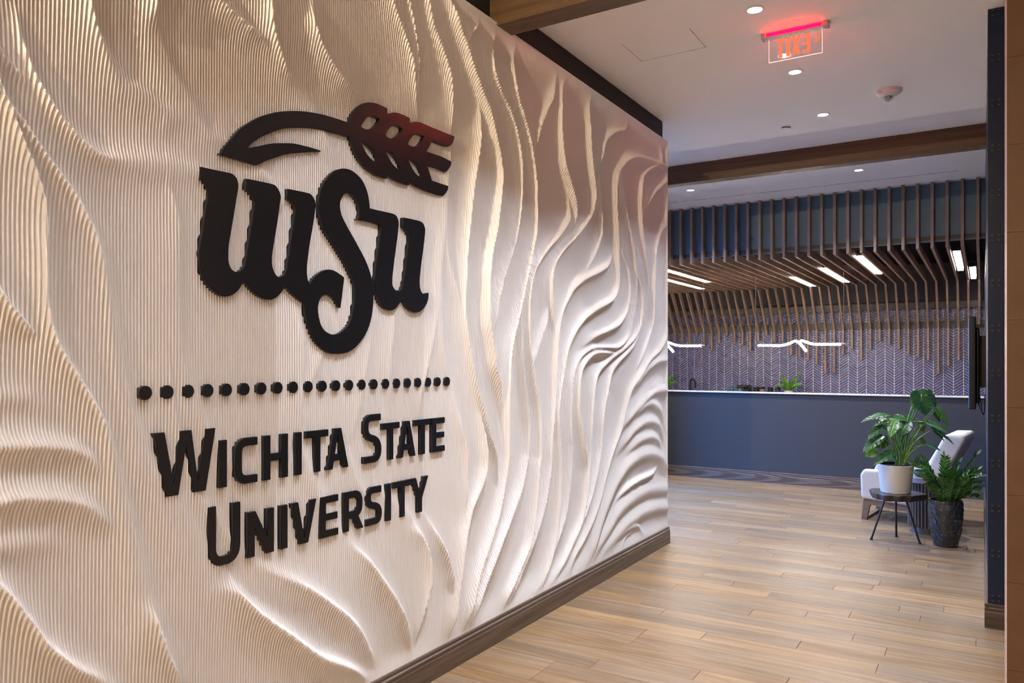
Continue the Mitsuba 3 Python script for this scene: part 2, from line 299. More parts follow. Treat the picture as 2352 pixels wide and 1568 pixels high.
# ------------------------------------------------------------------ measured outlines on the carved wall: y,z in millimetres
# crest lines of the relief: ends (s/e fade at start/end) | height mm | half width mm | roundness | points
CRESTS = '''
s.|40|60|.1|1070,2470 1071,2412 1082,2344 1104,2274 1138,2220 1178,2174 1223,2136 1271,2109 1319,2101 1384,2108 1482,2119 1588,2125 1638,2127 1723,2130
.e|40|60|.1|1244,2565 1266,2484 1297,2426 1333,2378 1370,2341 1413,2323 1461,2310 1508,2294 1561,2291 1614,2277 1689,2270
.e|40|60|.1|1447,2648 1461,2544 1487,2475 1528,2408 1582,2345 1638,2283 1671,2257 1713,2251 1768,2252
.e|26|45|.1|995,2360 1037,2301 1063,2278 1096,2240 1131,2206 1160,2176
..|40|60|.1|995,2224 1037,2176 1070,2141 1104,2098 1139,2055 1178,2010 1216,1963 1244,1913 1266,1878 1293,1795 1313,1702 1333,1593 1356,1462 1379,1350 1413,1258 1432,1203 1453,1160 1487,1115 1534,1044 1566,986 1598,927 1638,876 1659,832 1723,748 1767,696 1822,631 1895,562 1976,495 2055,427 2146,352 2257,286 2349,225 2431,160
..|38|55|.1|1044,2147 1074,2075 1096,2028 1115,1968 1126,1918 1130,1858 1126,1786 1126,1708 1134,1627 1154,1563 1186,1506 1224,1446 1258,1390 1288,1338 1315,1280 1330,1220 1356,1117 1384,1001 1408,897 1432,787 1461,674 1497,575 1534,502 1572,439
s.|24|55|.1|1482,2119 1497,2092 1523,2042 1542,1974 1550,1919 1542,1791 1547,1648 1555,1507 1582,1435 1604,1361 1638,1302 1680,1250 1723,1179 1768,1114
se|18|40|.1|1522,1679 1517,1600 1516,1483 1528,1365 1544,1294 1571,1191 1596,1114 1614,1064 1643,1027 1689,974 1723,924 1748,889 1790,849 1843,796
.e|34|60|.15|1843,796 1895,753 1962,711 2042,664 2114,612 2209,535 2306,450 2378,368 2431,290 2477,220 2513,163
.e|34|50|.1|995,1703 1016,1683 1047,1639 1081,1601 1112,1570 1139,1542 1160,1513
.e|36|50|.2|985,1277 1016,1274 1080,1269 1137,1263 1184,1254 1221,1243 1258,1221 1290,1182 1321,1141 1353,1096
.e|36|55|.2|985,1129 1016,1126 1052,1129 1089,1126 1146,1115 1198,1103 1249,1080 1288,1049 1329,1011 1370,968 1391,934
.e|12|45|.4|985,1409 1016,1409 1080,1403 1125,1389 1160,1359 1190,1321
.e|14|50|.4|985,1011 1047,1003 1114,999 1172,984 1233,952
..|40|60|.12|985,935 1016,902 1044,864 1070,820 1100,772 1134,713 1174,668 1216,624 1271,580 1310,545 1378,490
se|20|45|.2|2057,1185 2085,1141 2114,1076 2153,997 2204,923 2240,856 2299,786
.e|34|65|.12|2240,847 2299,786 2349,733 2420,663 2485,580 2561,485 2631,388 2682,301 2722,211 2744,146
se|30|60|.1|2471,972 2541,924 2590,889 2640,846 2691,808 2753,736 2807,658 2830,564 2830,463 2807,366 2775,274 2753,189
s.|16|50|.1|2327,1143 2349,1065 2378,1001 2412,960 2471,907
.e|28|60|.1|2820,806 2887,705 2955,597 3001,495 3033,379 3040,288
s.|20|60|.1|3025,1413 3076,1271 3124,1145 3151,1084 3162,972 3158,827 3143,718 3121,601
.e|26|60|.1|2820,3212 2863,3085 2907,3025 2945,2976 2990,2906 3025,2824 3043,2723 3047,2603
.e|26|60|.1|2555,3103 2610,3016 2661,2950 2713,2863 2744,2767 2766,2678 2791,2609
.e|22|50|.1|2685,3156 2734,3016 2759,2912 2775,2782 2782,2627
..|34|75|.08|3001,3265 3051,3155 3124,3066 3189,2970 3268,2882 3353,2785 3408,2685 3450,2593 3468,2485 3446,2349 3408,2199 3366,2088 3337,1971 3332,1833 3337,1702 3366,1589 3395,1472 3437,1394 3481,1290 3525,1132
s.|28|70|.15|3316,3246 3228,3193 3170,3134 3151,3069 3158,3013 3193,2952
s.|24|60|.08|3256,2901 3264,2867 3284,2781 3276,2658 3248,2531 3209,2373 3174,2165 3151,1990 3143,1804 3147,1693 3181,1548 3228,1398 3284,1269 3353,1127 3412,1026 3437,956 3459,835 3455,731
s.|34|75|.08|3472,3269 3416,3168 3391,3068 3408,3002 3468,2935 3543,2886 3602,2829 3648,2752 3681,2653 3695,2532 3681,2366 3648,2235 3588,2102 3494,1961 3437,1840 3408,1744 3395,1628 3399,1475
s.|34|75|.08|3676,3284 3634,3172 3625,3087 3643,2994 3695,2912 3763,2815 3812,2708 3848,2580 3863,2483 3863,2266 3827,2146 3778,2016 3714,1867 3648,1725 3588,1607 3556,1512 3543,1431 3534,1271 3534,1113 3525,956 3481,809 3429,689 3366,586 3296,487 3232,390 3178,272 3140,141
s.|30|70|.08|4153,3280 4119,3155 4042,3043 3967,2945 3909,2853 3873,2757 3853,2667 3853,2554
s.|36|80|.08|4287,3296 4210,3183 4176,3065 4170,2946 4193,2816 4233,2707 4293,2627 4353,2537 4396,2450 4377,2356 4293,2302
s.|36|80|.12|4335,2569 4322,2504 4310,2400 4210,2312 4114,2237 4025,2181 3899,2079 3822,1985 3788,1890 3773,1780 3778,1678 3797,1555 3827,1452 3863,1341 3899,1228 3914,1083 3914,950 3899,886 3878,762 3848,618 3788,454 3653,320 3556,222 3516,129
s.|34|80|.1|4641,3293 4601,3157 4581,3043 4594,2911 4621,2799 4654,2690 4668,2606 4621,2487 4522,2394 4371,2286 4210,2185 4108,2094 4058,2007 4053,1910 4069,1822 4097,1708 4125,1577
..|30|70|.1|4053,1889 4031,1784 3967,1685 3899,1574 3848,1470 3843,1347
s.|30|75|.1|5264,3272 5207,3190 5020,3126 4893,3054 4821,2986 4785,2897 4716,2790 4668,2702 4654,2629
..|28|70|.1|4785,2918 4764,2771 4764,2653 4785,2402 4750,2311 4654,2182 4568,2095 4490,2034
s.|30|75|.1|5922,3272 5962,3165 5912,3094 5701,3014 5546,2924 5493,2833 5476,2675 5502,2491 5609,2270 5701,2076
..|36|90|.15|5912,3083 5767,3069 5582,3055 5372,3021 5207,2962 5073,2866 5020,2772 5004,2646 5027,2453 5035,2349 5042,2208 5042,2053 5012,1983 4944,1926 4750,1863 4542,1793 4414,1720 4310,1634 4239,1532 4193,1422 4147,1287 4125,1156 4147,987 4164,810 4153,633 4119,458 4058,329 3977,210
..|28|70|.1|5256,2988 5167,2886 5128,2784 5151,2682 5215,2567 5281,2442 5372,2231 5389,2012 5314,1787 5232,1665 5073,1599 4821,1590 4634,1584 4477,1534 4396,1467 4335,1374 4310,1235 4310,1051 4322,949 4310,791 4275,614 4210,478 4119,368 4025,266 3951,196 3837,138
..|30|75|.1|6033,2978 5795,2847 5655,2740 5564,2633 5520,2493
.e|28|75|.12|6063,2625 5932,2553 5815,2397 5786,2276 5767,2040 5738,1805 5609,1631 5458,1461 5364,1367
s.|36|90|.18|5027,2329 4997,2261 4893,2167 4729,2100 4542,2044 4371,1970 4275,1889 4193,1803 4147,1691 4125,1577 4108,1423 4097,1289 4058,1071 4047,976 4042,869 4004,744 3951,621 3863,489 3763,385 3676,302 3597,206
..|36|90|.18|5042,2378 5207,2178 5248,2023 5207,1868 5073,1767 4871,1708 4702,1673 4568,1620 4471,1559
..|34|85|.15|5128,1578 4922,1555 4681,1552 4522,1494 4439,1410 4414,1277 4427,1137 4522,887 4555,809 4548,656
s.|30|80|.12|5330,2337 5398,2179 5493,2019 5493,1818 5398,1692 5207,1601 4967,1524 4771,1444 4681,1366 4634,1240 4601,1028 4594,908 4568,759 4522,574 4439,425 4310,312 4176,223 4047,146
s.|30|80|.12|5564,1798 5441,1671 5256,1570 5073,1494 4944,1412 4871,1280 4799,1113 4764,906 4702,763 4614,609 4503,481 4371,374 4251,268 4130,178
..|34|90|.2|6063,1758 5892,1637 5673,1551 5520,1460 5314,1342 5207,1215 5096,1042 4952,888 4842,746 4750,606 4634,487 4503,385 4371,300 4269,150
..|34|90|.25|6063,1554 5863,1542 5636,1483 5458,1405 5314,1320 5215,1217
..|36|95|.25|6063,1306 5834,1305 5609,1254 5458,1204 5289,1137 5151,1069 5012,974
s.|34|90|.25|6063,1013 5932,1137 5729,1209 5546,1197 5372,1142 5223,1068
s.|34|90|.25|6063,869 5863,1033 5609,1073 5372,1032 5207,958 5027,856
s.|34|90|.25|6043,728 5834,916 5582,950 5347,914 5136,798
..|38|100|.3|6063,672 5892,772 5636,821 5398,812 5207,764 5042,681 4915,585 4799,480 4702,368 4614,249 4542,187 4496,112
s.|34|80|.08|5942,721 5767,623 5484,601 5256,577 5096,524 4974,442
..|38|100|.35|6063,489 5701,532 5432,529 5207,498 5042,449 4922,387 4799,329 4702,268 4614,177
..|38|100|.35|6063,342 5767,378 5520,384 5314,363 5128,332 4967,275 4842,231 4764,143
s.|34|90|.2|5655,142 5520,238 5398,309 5232,313 5042,282 4952,233
s.|26|70|.15|5450,241 5289,235 5175,203 5144,122
s.|30|75|.08|3256,1309 3268,1270 3304,1131 3312,1070 3312,955 3268,855 3201,767 3151,673 3113,592 3076,441 3043,304 3015,137
s.|34|80|.08|3714,1963 3695,1866 3681,1726 3691,1571 3714,1429 3748,1278 3773,1136 3773,990 3753,920 3695,795 3616,693 3525,588 3437,496 3353,404 3284,322 3236,252 3185,116
se|16|50|.1|2031,1727 2042,1697 2063,1619 2074,1536 2070,1424 2063,1312 2072,1201
se|14|50|.1|2192,1550 2176,1519 2146,1468 2114,1406 2079,1357
se|15|50|.1|2499,1721 2485,1684 2458,1572 2431,1478 2378,1264 2327,1161
se|14|50|.1|2619,1709 2619,1678 2590,1542 2581,1413 2590,1296
s.|22|60|.08|3040,2580 3040,2542 3001,2320 2990,2148 2955,1968 2948,1791 2962,1617 2983,1510 3025,1382
s.|18|50|.08|3001,2192 3008,2022 3051,1906 3098,1808 3140,1704
se|16|50|.1|2969,1811 2921,1684 2887,1580 2853,1476 2807,1353 2788,1228
..|30|60|.1|1891,2830 1901,2734 1921,2676 1956,2620 1997,2568 2048,2523 2101,2494 2130,2474 2181,2403 2209,2358 2277,2313
.e|32|65|.15|2128,2927 2112,2830 2119,2776 2153,2721 2209,2670 2267,2636 2324,2612 2367,2602 2423,2592
.e|30|50|.15|1654,2740 1689,2718 1723,2696 1767,2683 1811,2669 1862,2655 1901,2633 1935,2607 1976,2589
se|12|45|.2|1824,2220 1854,2197 1907,2157 1951,2121 1993,2064
'''
WHEAT = '''1701,2200* 1722,2234 1749,2267 1786,2310 1827,2343 1863,2369 1908,2394 1960,2417 2019,2436 2074,2450 2131,2460 2189,2467 2266,2471 2318,2472* 2324,2483 2329,2496 2343,2519 2367,2545 2398,2569 2431,2586 2460,2594 2489,2599 2523,2599 2560,2598* 2560,2572* 2580,2582 2607,2593 2638,2598 2675,2599 2714,2597* 2714,2574* 2727,2581 2756,2592 2790,2598 2830,2598 2932,2598 3057,2600* 3054,2585 3040,2562 3023,2547 3002,2537 2964,2533 2880,2533 2873,2528* 2860,2506 2835,2475* 2880,2476 2959,2477 3032,2471* 3029,2456 3013,2433 2985,2411 2964,2410 2906,2413 2840,2410* 2855,2387 2878,2348* 2932,2347 3007,2347* 3004,2331 2985,2308 2964,2293 2932,2289 2855,2290 2795,2294 2756,2299 2727,2307 2715,2313* 2710,2293* 2685,2292 2638,2294 2602,2298 2576,2306 2560,2313* 2557,2292* 2528,2291 2489,2292 2452,2300 2415,2313 2382,2334 2359,2356 2341,2385 2329,2409 2325,2415* 2266,2412 2220,2408 2160,2403 2102,2394 2046,2381 1992,2365 1952,2347 1914,2326 1876,2303 1846,2280 1824,2259 1820,2250* 1863,2267 1901,2283 1939,2296 1992,2309 2032,2317 2074,2320 2116,2322 2166,2322* 2166,2318* 2102,2302 2046,2286 1992,2268 1939,2243 1901,2224 1876,2209 1854,2197* 1815,2198 1768,2200 1722,2200'''
WHEAT_HOLES = '''2394,2475* 2407,2495 2427,2519 2443,2531 2464,2536 2489,2538 2507,2537* 2498,2519 2481,2501 2460,2484 2439,2475 2415,2472
2549,2479* 2562,2502 2584,2523 2607,2535 2629,2538 2659,2535* 2648,2515 2625,2494 2602,2479 2576,2472 2556,2474
2699,2475* 2713,2498 2737,2522 2758,2534 2785,2538 2814,2538* 2800,2516 2780,2493 2756,2478 2727,2473
2396,2412* 2423,2411 2452,2401 2477,2386 2491,2367 2497,2348* 2472,2350 2443,2362 2419,2381 2403,2400
2549,2410* 2576,2411 2607,2402 2634,2381 2650,2358 2648,2348* 2620,2353 2593,2366 2571,2385 2556,2400
2700,2412* 2727,2411 2761,2400 2785,2383 2801,2360 2800,2348* 2770,2350 2741,2366 2718,2388'''
EMBLEM = '''1628,2143* 1683,2144 1742,2146 1758,2143 1770,2134 1777,2116 1777,2100 1770,2065 1758,2002 1746,1940 1738,1899 1736,1868 1737,1842 1744,1823 1756,1812 1768,1809 1782,1812 1794,1823 1803,1834 1809,1852 1817,1895 1828,1952 1838,2008 1845,2047 1847,2059 1843,2074 1834,2088 1819,2099 1808,2104* 1812,2141* 1866,2143 1928,2144 1946,2139 1960,2124 1967,2104 1963,2082 1953,2023 1939,1953 1930,1909 1926,1881 1926,1852 1932,1832 1944,1815 1957,1809 1971,1813 1985,1824 1994,1843 2001,1875 2011,1927 2023,1994 2032,2046 2036,2061 2032,2079 2023,2092 2006,2100 1994,2103* 2000,2141* 2049,2143 2098,2144 2118,2141 2133,2126 2141,2105 2138,2086 2126,2024 2110,1954 2100,1897 2095,1863 2095,1833 2100,1811 2109,1797* 2134,1826 2168,1849 2202,1861 2237,1861 2273,1849 2297,1838* 2291,1807 2282,1755 2274,1714* 2264,1718* 2248,1740 2227,1755 2202,1762 2182,1758 2165,1744 2154,1721 2152,1696 2158,1667 2171,1637 2195,1616 2227,1606 2259,1609 2291,1624 2320,1648 2339,1680 2350,1723 2358,1765 2356,1802 2346,1833 2324,1862 2295,1901 2259,1938 2223,1974 2188,2009 2168,2041 2156,2079 2154,2109 2161,2150 2178,2193 2209,2232 2244,2260 2287,2278 2332,2282 2377,2269 2411,2244 2435,2206 2445,2170 2448,2145* 2503,2145 2599,2146 2625,2137 2636,2116 2634,2085 2625,2033 2612,1969 2599,1900 2593,1855 2596,1830 2612,1815 2634,1811 2651,1818 2666,1845 2678,1891 2691,1961 2703,2032 2705,2061 2696,2077 2682,2089 2664,2099* 2669,2141* 2718,2143 2783,2143 2811,2136 2825,2113 2823,2083 2811,2016 2797,1950 2785,1878 2786,1843 2797,1820 2816,1811 2832,1816* 2851,1819* 2848,1789 2830,1758 2802,1735 2769,1723 2736,1723 2700,1735 2673,1757 2657,1773* 2638,1752 2612,1730 2582,1721 2552,1724 2519,1741 2495,1770 2483,1807 2479,1850 2485,1900 2495,1950 2507,2017 2518,2073 2507,2085* 2431,2087 2369,2085* 2382,2101 2384,2122 2377,2147 2354,2175 2324,2185 2306,2182 2287,2165 2274,2140 2273,2114 2284,2085 2317,2043 2354,2002 2392,1959 2423,1920 2447,1880 2463,1838 2471,1790 2469,1741 2459,1686 2435,1631 2400,1588 2354,1552 2309,1535 2259,1529 2202,1535 2161,1557 2128,1589 2105,1630 2088,1668 2083,1702 2080,1721* 2054,1734 2025,1750 2004,1767 1988,1778* 1969,1753 1946,1734 1923,1724 1901,1723 1875,1728 1849,1740 1824,1759 1807,1775 1799,1777* 1782,1752 1762,1734 1738,1723 1718,1721 1698,1724 1675,1736 1652,1755 1635,1779 1626,1807 1622,1839 1621,1861 1624,1881 1632,1920 1641,1973 1650,2027 1656,2054 1653,2073 1645,2086 1635,2097 1623,2102*'''

# ------------------------------------------------------------------ carved wall panel
PITCH, STEP = 0.0106, 0.004
def smoothnp(a, b, x):
    t = np.clip((x - a) / (b - a), 0, 1); return t * t * (3 - 2 * t)
def carved_panel():
    ys = np.arange(0.35, 6.07, PITCH / 6); ys = ys - (ys[0] % PITCH) + 0.0
    ys = ys[ys < 6.0695]; ys = np.append(ys, 6.07)
    zs = np.arange(0.13, 3.3101, 0.0125); zs[-1] = 3.31
    Y, Z = np.meshgrid(ys, zs, indexing='ij')
    # crests on an even grid, then smooth troughs by a soft maximum
    gy, gz = np.arange(0.25, 6.12, STEP), np.arange(0.08, 3.36, STEP)
    GY, GZ = np.meshgrid(gy, gz, indexing='ij')
    pts = np.stack([GY.ravel(), GZ.ravel()], 1)
    acc = np.zeros(len(pts)); KS = 700.0; acc += np.exp(0.0)
    for line in CRESTS.strip().splitlines():
        fl, amp, wid, rnd, body = line.split('|')
        P = np.array([[float(v) for v in q.split(',')] for q in body.split()]) / 1000
        if float(rnd) >= 0.2 and float(wid) >= 90: P[:, 1] -= 0.045
        inside = lambda q: 1.1 < q[0] < 5.9 and 0.30 < q[1] < (2.42 if q[0] < 1.9 else 3.1)
        fl = ('s' if inside(P[0]) else fl[0]) + ('e' if inside(P[-1]) else fl[1])
        if fl[0] == '.' : P = np.vstack([P[0] + (P[0] - P[1]) / (np.linalg.norm(P[0] - P[1]) + 1e-9) * 0.25, P])
        if fl[1] == '.' : P = np.vstack([P, P[-1] + (P[-1] - P[-2]) / (np.linalg.norm(P[-1] - P[-2]) + 1e-9) * 0.15])
        C = smooth_path(P, 0.003)
        s = np.concatenate([[0], np.cumsum(np.linalg.norm(np.diff(C, axis=0), axis=1))]); L = s[-1]
        A = float(amp) / 1000 * np.ones(len(C)); W = float(wid) / 1000 * AMPW
        tl = min(0.3 * L, 0.28)
        if fl[0] == 's': A *= np.clip(s / tl, 0, 1) ** 0.8
        if fl[1] == 'e': A *= np.clip((L - s) / tl, 0, 1) ** 0.8
        lo, hi = C.min(0) - 3.2 * W, C.max(0) + 3.2 * W
        sel = np.nonzero((pts[:, 0] > lo[0]) & (pts[:, 0] < hi[0]) & (pts[:, 1] > lo[1]) & (pts[:, 1] < hi[1]))[0]
        d, i = cKDTree(C).query(pts[sel], distance_upper_bound=3.2 * W, workers=-1)
        ok = np.isfinite(d); sel, d, i = sel[ok], d[ok], i[ok]
        t = np.gradient(C, axis=0)[i]; v = pts[sel] - C[i]
        side = np.sign(t[:, 0] * v[:, 1] - t[:, 1] * v[:, 0])
        # the flank towards the far end of the hall drops more steeply; rounded folds are even
        nrm = np.stack([-t[:, 1], t[:, 0]], 1) / (np.linalg.norm(t, axis=1, keepdims=True) + 1e-9)
        bias = nrm @ np.array([0.96, 0.28]) * side
        bias = np.clip(bias * 1.3, -1, 1)
        e = float(rnd); A = A * np.where(C[:, 0] < 1.5, 0.75 + 0.25 * np.abs(np.gradient(C[:, 1])) / (np.linalg.norm(np.gradient(C, axis=0), axis=1) + 1e-9), 1.0); even = min(1.0, max(0.0, e - 0.12) / 0.15)
        far = np.clip((pts[sel][:, 0] - 2.6) / 0.8, 0, 1) * (1 - even)
        w = W * (0.85 - (0.42 - 0.10 * far) * (1 - even) * bias) * (1 - 0.55 * far)
        q = np.sqrt((d / w) ** 2 + e * e) - e
        h = A[i] * (0.80 * np.exp(-1.25 * q) + (0.38 + 0.12 * far) * (1 - even) * np.exp(-d / ((0.13 + 0.05 * far) * W)) + 0.2 * even * np.exp(-1.25 * q) - 0.02)
        acc[sel] += np.exp(np.clip(h, 0, None) * KS) - 1
    H = (np.log(acc) / KS).reshape(GY.shape)
    soft = meshkit.fbm(np.stack([GY * 3.1, GZ * 0.9, 0 * GY], -1), 3, 5) - 0.5
    sgn = (smoothnp(1.08, 1.36, GY) * smoothnp(3.32, 3.06, GY) * smoothnp(0.58, 0.77, GZ) * smoothnp(2.74, 2.52, GZ))
    H = H * (1 - 0.38 * sgn) + 0.014 * soft * (1 - 0.7 * sgn)
    from scipy.ndimage import map_coordinates
    h = map_coordinates(H, [(Y - gy[0]) / STEP, (Z - gz[0]) / STEP], order=1)
    SG = map_coordinates(sgn, [(Y - gy[0]) / STEP, (Z - gz[0]) / STEP], order=1)
    RT = smoothnp(3.0, 3.9, Y); LF = smoothnp(1.6, 1.1, Y)
    h = h * (1.5 - 0.30 * RT + 0.1 * LF) - (0.005 + 0.021 * RT + 0.02 * LF)
    lim = 0.0065 + 0.09 * (1 - SG); h = lim - np.logaddexp(0, (lim - h) * 350) / 350
    h = np.clip(h, None, lim)
    edge = np.minimum(np.minimum((6.07 - Y) / 0.035, (3.31 - Z) / 0.14), (Z - 0.13) / 0.16)
    m = np.clip(edge, 0, 1); m = m * m * (3 - 2 * m)
    fr = np.abs(((Y / PITCH) % 1.0) - 0.5) * 2
    reed = (REED - 0.0088 * smoothnp(1.9, 3.5, Y)) * (fr ** 2.1 - 1.0) + 0.003 - 0.003 * RT
    X = WALLX + (h + reed) * m - 0.000
    nI, nJ = Y.shape
    V = np.stack([X, Y, Z], -1).reshape(-1, 3)
    i, j = np.meshgrid(np.arange(nI - 1), np.arange(nJ - 1), indexing='ij')
    a = i * nJ + j; q = np.stack([a, a + nJ, a + nJ + 1, a + 1], -1).reshape(-1, 4)
    F = np.vstack([q[:, [0, 1, 2]], q[:, [0, 2, 3]]])
    return trimesh.Trimesh(V, F, process=False)
AMPW, REED = 1.0, 0.0125
k = thing('carved_wall_panel', 'large white wall panel carved with flowing waves and fine vertical reeds', 'wall panel')
put(k + '__relief', carved_panel(), M_WHITE, True)
# the slab's edges: return at the far end, top edge, and the plain run behind the viewer
put(k + '__border', cat([bx(HEADX, WALLX + 0.0002, 6.0685, 6.072, 0.13, 3.31), bx(HEADX, WALLX + 0.0002, 0.35, 6.07, 3.3085, 3.312), bx(HEADX, WALLX, YB, 0.352, 0.0, 3.312)]), M_WHITE)

# ------------------------------------------------------------------ lettering on the carved wall
XBACK, XFACE = WALLX - 0.013, WALLX + 0.0115
wh = Polygon(outline(WHEAT)).buffer(0)
for hole in WHEAT_HOLES.strip().splitlines(): wh = wh.difference(Polygon(outline(hole)).buffer(0))
k = thing('wheat_emblem', 'black cut-out wheat stalk with curved leaf above the WSU letters', 'emblem')
put(k, plate(wh, XBACK, XFACE), M_SIGN)
k = thing('wsu_logo', 'big black script letters WSU joined in one cut-out', 'sign')
put(k, plate(Polygon(outline(EMBLEM)).buffer(0), XBACK, XFACE), M_SIGN)
NTH = 'leftmost second third fourth fifth sixth seventh eighth ninth tenth eleventh twelfth thirteenth fourteenth fifteenth sixteenth seventeenth eighteenth nineteenth twentieth twenty-first rightmost'.split()
for i in range(22):
    y = 1.432 + (3.002 - 1.432) * i / 21
    k = thing('sign_dot', (NTH[i] + ' round black dot of the dotted line under the logo') if i in (0, 21) else (NTH[i] + ' round black dot from the left in the dotted line under the logo'), 'dot', 'dots in a row between logo and lettering')
    put(k, plate(Point(y, 1.4015).buffer(0.0217, 20), XBACK, XFACE - 0.002), M_SIGN)

def stroke(pts, w, r=0.0):
    """A stroke of width w along a polyline whose corners are rounded to radius r."""
    P = [np.array(p, float) for p in pts]; out = [P[0]]
    for a, b, c in zip(P[:-2], P[1:-1], P[2:]):
        u, v = (a - b) / np.linalg.norm(a - b), (c - b) / np.linalg.norm(c - b)
        rr = min(r, 0.49 * np.linalg.norm(a - b), 0.49 * np.linalg.norm(c - b))
        if rr <= 0: out.append(b); continue
        t = np.linspace(0, 1, 9)[:, None]; out += list((1 - t) ** 2 * (b + u * rr) + 2 * t * (1 - t) * b + t ** 2 * (b + v * rr))
    out.append(P[-1])
    return LineString(out).buffer(w / 2, cap_style=2, join_style=1 if r > 0 else 2, quad_segs=6)

def glyph(ch, w, h, s):
    """A condensed sans capital w wide, h high, stroke s, lower left corner at the origin."""
    b, x = s * 0.86, s / 2
    if ch == 'I': g = sbox(0, 0, w, h)
    elif ch == 'T': g = sbox(0, h - b, w, h).union(sbox(w / 2 - x, 0, w / 2 + x, h))
    elif ch == 'H': g = sbox(0, 0, s, h).union(sbox(w - s, 0, w, h)).union(sbox(0, h / 2 - b / 2, w, h / 2 + b / 2))
    elif ch == 'E': g = sbox(0, 0, s, h).union(sbox(0, 0, w, b)).union(sbox(0, h - b, w, h)).union(sbox(0, h * 0.49 - b / 2, w * 0.96, h * 0.49 + b / 2))
    elif ch == 'N': g = sbox(0, 0, s, h).union(sbox(w - s, 0, w, h)).union(Polygon([(0, h), (s * 1.12, h), (w, 0), (w - s * 1.12, 0)]))
    elif ch == 'A':
        d = s * 1.06; m = w / 2
        g = Polygon([(0, 0), (d, 0), (m, h * 0.86), (w - d, 0), (w, 0), (m + d * 0.62, h), (m - d * 0.62, h)]).union(sbox(w * 0.2, h * 0.20, w * 0.8, h * 0.20 + b))
        g = g.intersection(Polygon([(0, 0), (w, 0), (m + d * 0.62, h), (m - d * 0.62, h)]))
    elif ch == 'V':
        d = s * 1.06; m = w / 2
        g = Polygon([(0, h), (d, h), (m, h * 0.14), (w - d, h), (w, h), (m + d * 0.62, 0), (m - d * 0.62, 0)])
    elif ch == 'W':
        d = s * 1.10; q = w * 0.27
        g = Polygon([(0, h), (d * 0.98, h), (q + 0.2 * d, h * 0.2), (w / 2 - d * 0.55, h), (w / 2 + d * 0.55, h), (w - q - 0.2 * d, h * 0.2), (w - d * 0.98, h), (w, h), (w - q + d * 0.62, 0), (w - q - d * 0.66, 0), (w / 2, h * 0.74), (q + d * 0.66, 0), (q - d * 0.62, 0)])
    elif ch == 'Y':
        d = s * 1.06; m = w / 2
        g = Polygon([(0, h), (d, h), (m, h * 0.53), (w - d, h), (w, h), (m + x, h * 0.40), (m + x, 0), (m - x, 0), (m - x, h * 0.40)])
    elif ch == 'U': g = stroke([(x, h), (x, x * 0.9), (w - x, x * 0.9), (w - x, h)], s, w * 0.40)
    elif ch == 'C': g = stroke([(w, h - b / 2), (x, h - b / 2), (x, b / 2), (w, b / 2)], s * 0.95, w * 0.42)
    elif ch == 'S': g = stroke([(w * 0.96, h - b / 2), (x, h - b / 2), (x, h * 0.55), (w - x, h * 0.45), (w - x, b / 2), (w * 0.03, b / 2)], s * 0.93, w * 0.38)
    elif ch == 'R':
        bowl = stroke([(x, h - b / 2), (w * 0.95 - x, h - b / 2), (w * 0.95 - x, h * 0.40), (x, h * 0.40)], s * 0.93, w * 0.30)
        g = sbox(0, 0, s, h).union(bowl).union(Polygon([(w * 0.40, h * 0.40), (w * 0.40 + s * 1.05, h * 0.42), (w, 0), (w - s * 1.12, 0)]))
    return g.intersection(sbox(0, 0, w, h))

SMALL, BIG, S_ = 0.1595, 0.203, 0.031
ORD = {1: '', 2: 'second '}
rows = [(1.0697, [('W', 1.448, 1.671, BIG, 'capital W opening the word WICHITA'), ('I', 1.686, 1.717, SMALL, 'letter I after the W of WICHITA'), ('C', 1.749, 1.846, SMALL, 'letter C of WICHITA'),
                 ('H', 1.873, 1.986, SMALL, 'letter H of WICHITA'), ('I', 2.021, 2.053, SMALL, 'letter I between H and T of WICHITA'), ('T', 2.075, 2.191, SMALL, 'letter T of WICHITA'), ('A', 2.179, 2.307, SMALL, 'letter A closing the word WICHITA'),
                 ('S', 2.391, 2.503, BIG, 'capital S opening the word STATE'), ('T', 2.507, 2.622, SMALL, 'letter T after the S of STATE'), ('A', 2.610, 2.738, SMALL, 'letter A in the middle of STATE'),
                 ('T', 2.728, 2.845, SMALL, 'letter T before the E of STATE'), ('E', 2.857, 2.955, SMALL, 'letter E closing the word STATE')]),
        (0.8056, [('U', 1.643, 1.772, BIG, 'capital U opening the word UNIVERSITY'), ('N', 1.803, 1.920, SMALL, 'letter N of UNIVERSITY'), ('I', 1.952, 1.984, SMALL, 'letter I between N and V of UNIVERSITY'),
                 ('V', 2.003, 2.127, SMALL, 'letter V of UNIVERSITY'), ('E', 2.147, 2.245, SMALL, 'letter E of UNIVERSITY'), ('R', 2.275, 2.392, SMALL, 'letter R of UNIVERSITY'),
                 ('S', 2.406, 2.506, SMALL, 'letter S of UNIVERSITY'), ('I', 2.533, 2.565, SMALL, 'letter I between S and T of UNIVERSITY'), ('T', 2.582, 2.702, SMALL, 'letter T of UNIVERSITY'), ('Y', 2.702, 2.826, SMALL, 'letter Y closing the word UNIVERSITY')])]
for z, row in rows:
    for ch, a, b, h, lab in row:
        a, b, h = a * 1.0078, b * 1.0078, h * 1.0078
        g = glyph(ch, b - a, h, S_ if ch != 'W' else 0.0335)
        if ch == 'A': g = shapely.affinity.scale(g, 0.93, 1)
        if ch == 'Y': g = shapely.affinity.translate(shapely.affinity.scale(g, 0.98, 1), 0.002, 0)
        k = thing('sign_letter', 'raised black ' + lab, 'sign letter', 'letters of the wall sign')
        put(k, plate(shapely.affinity.translate(g, a, z), XBACK, XFACE), M_SIGN)

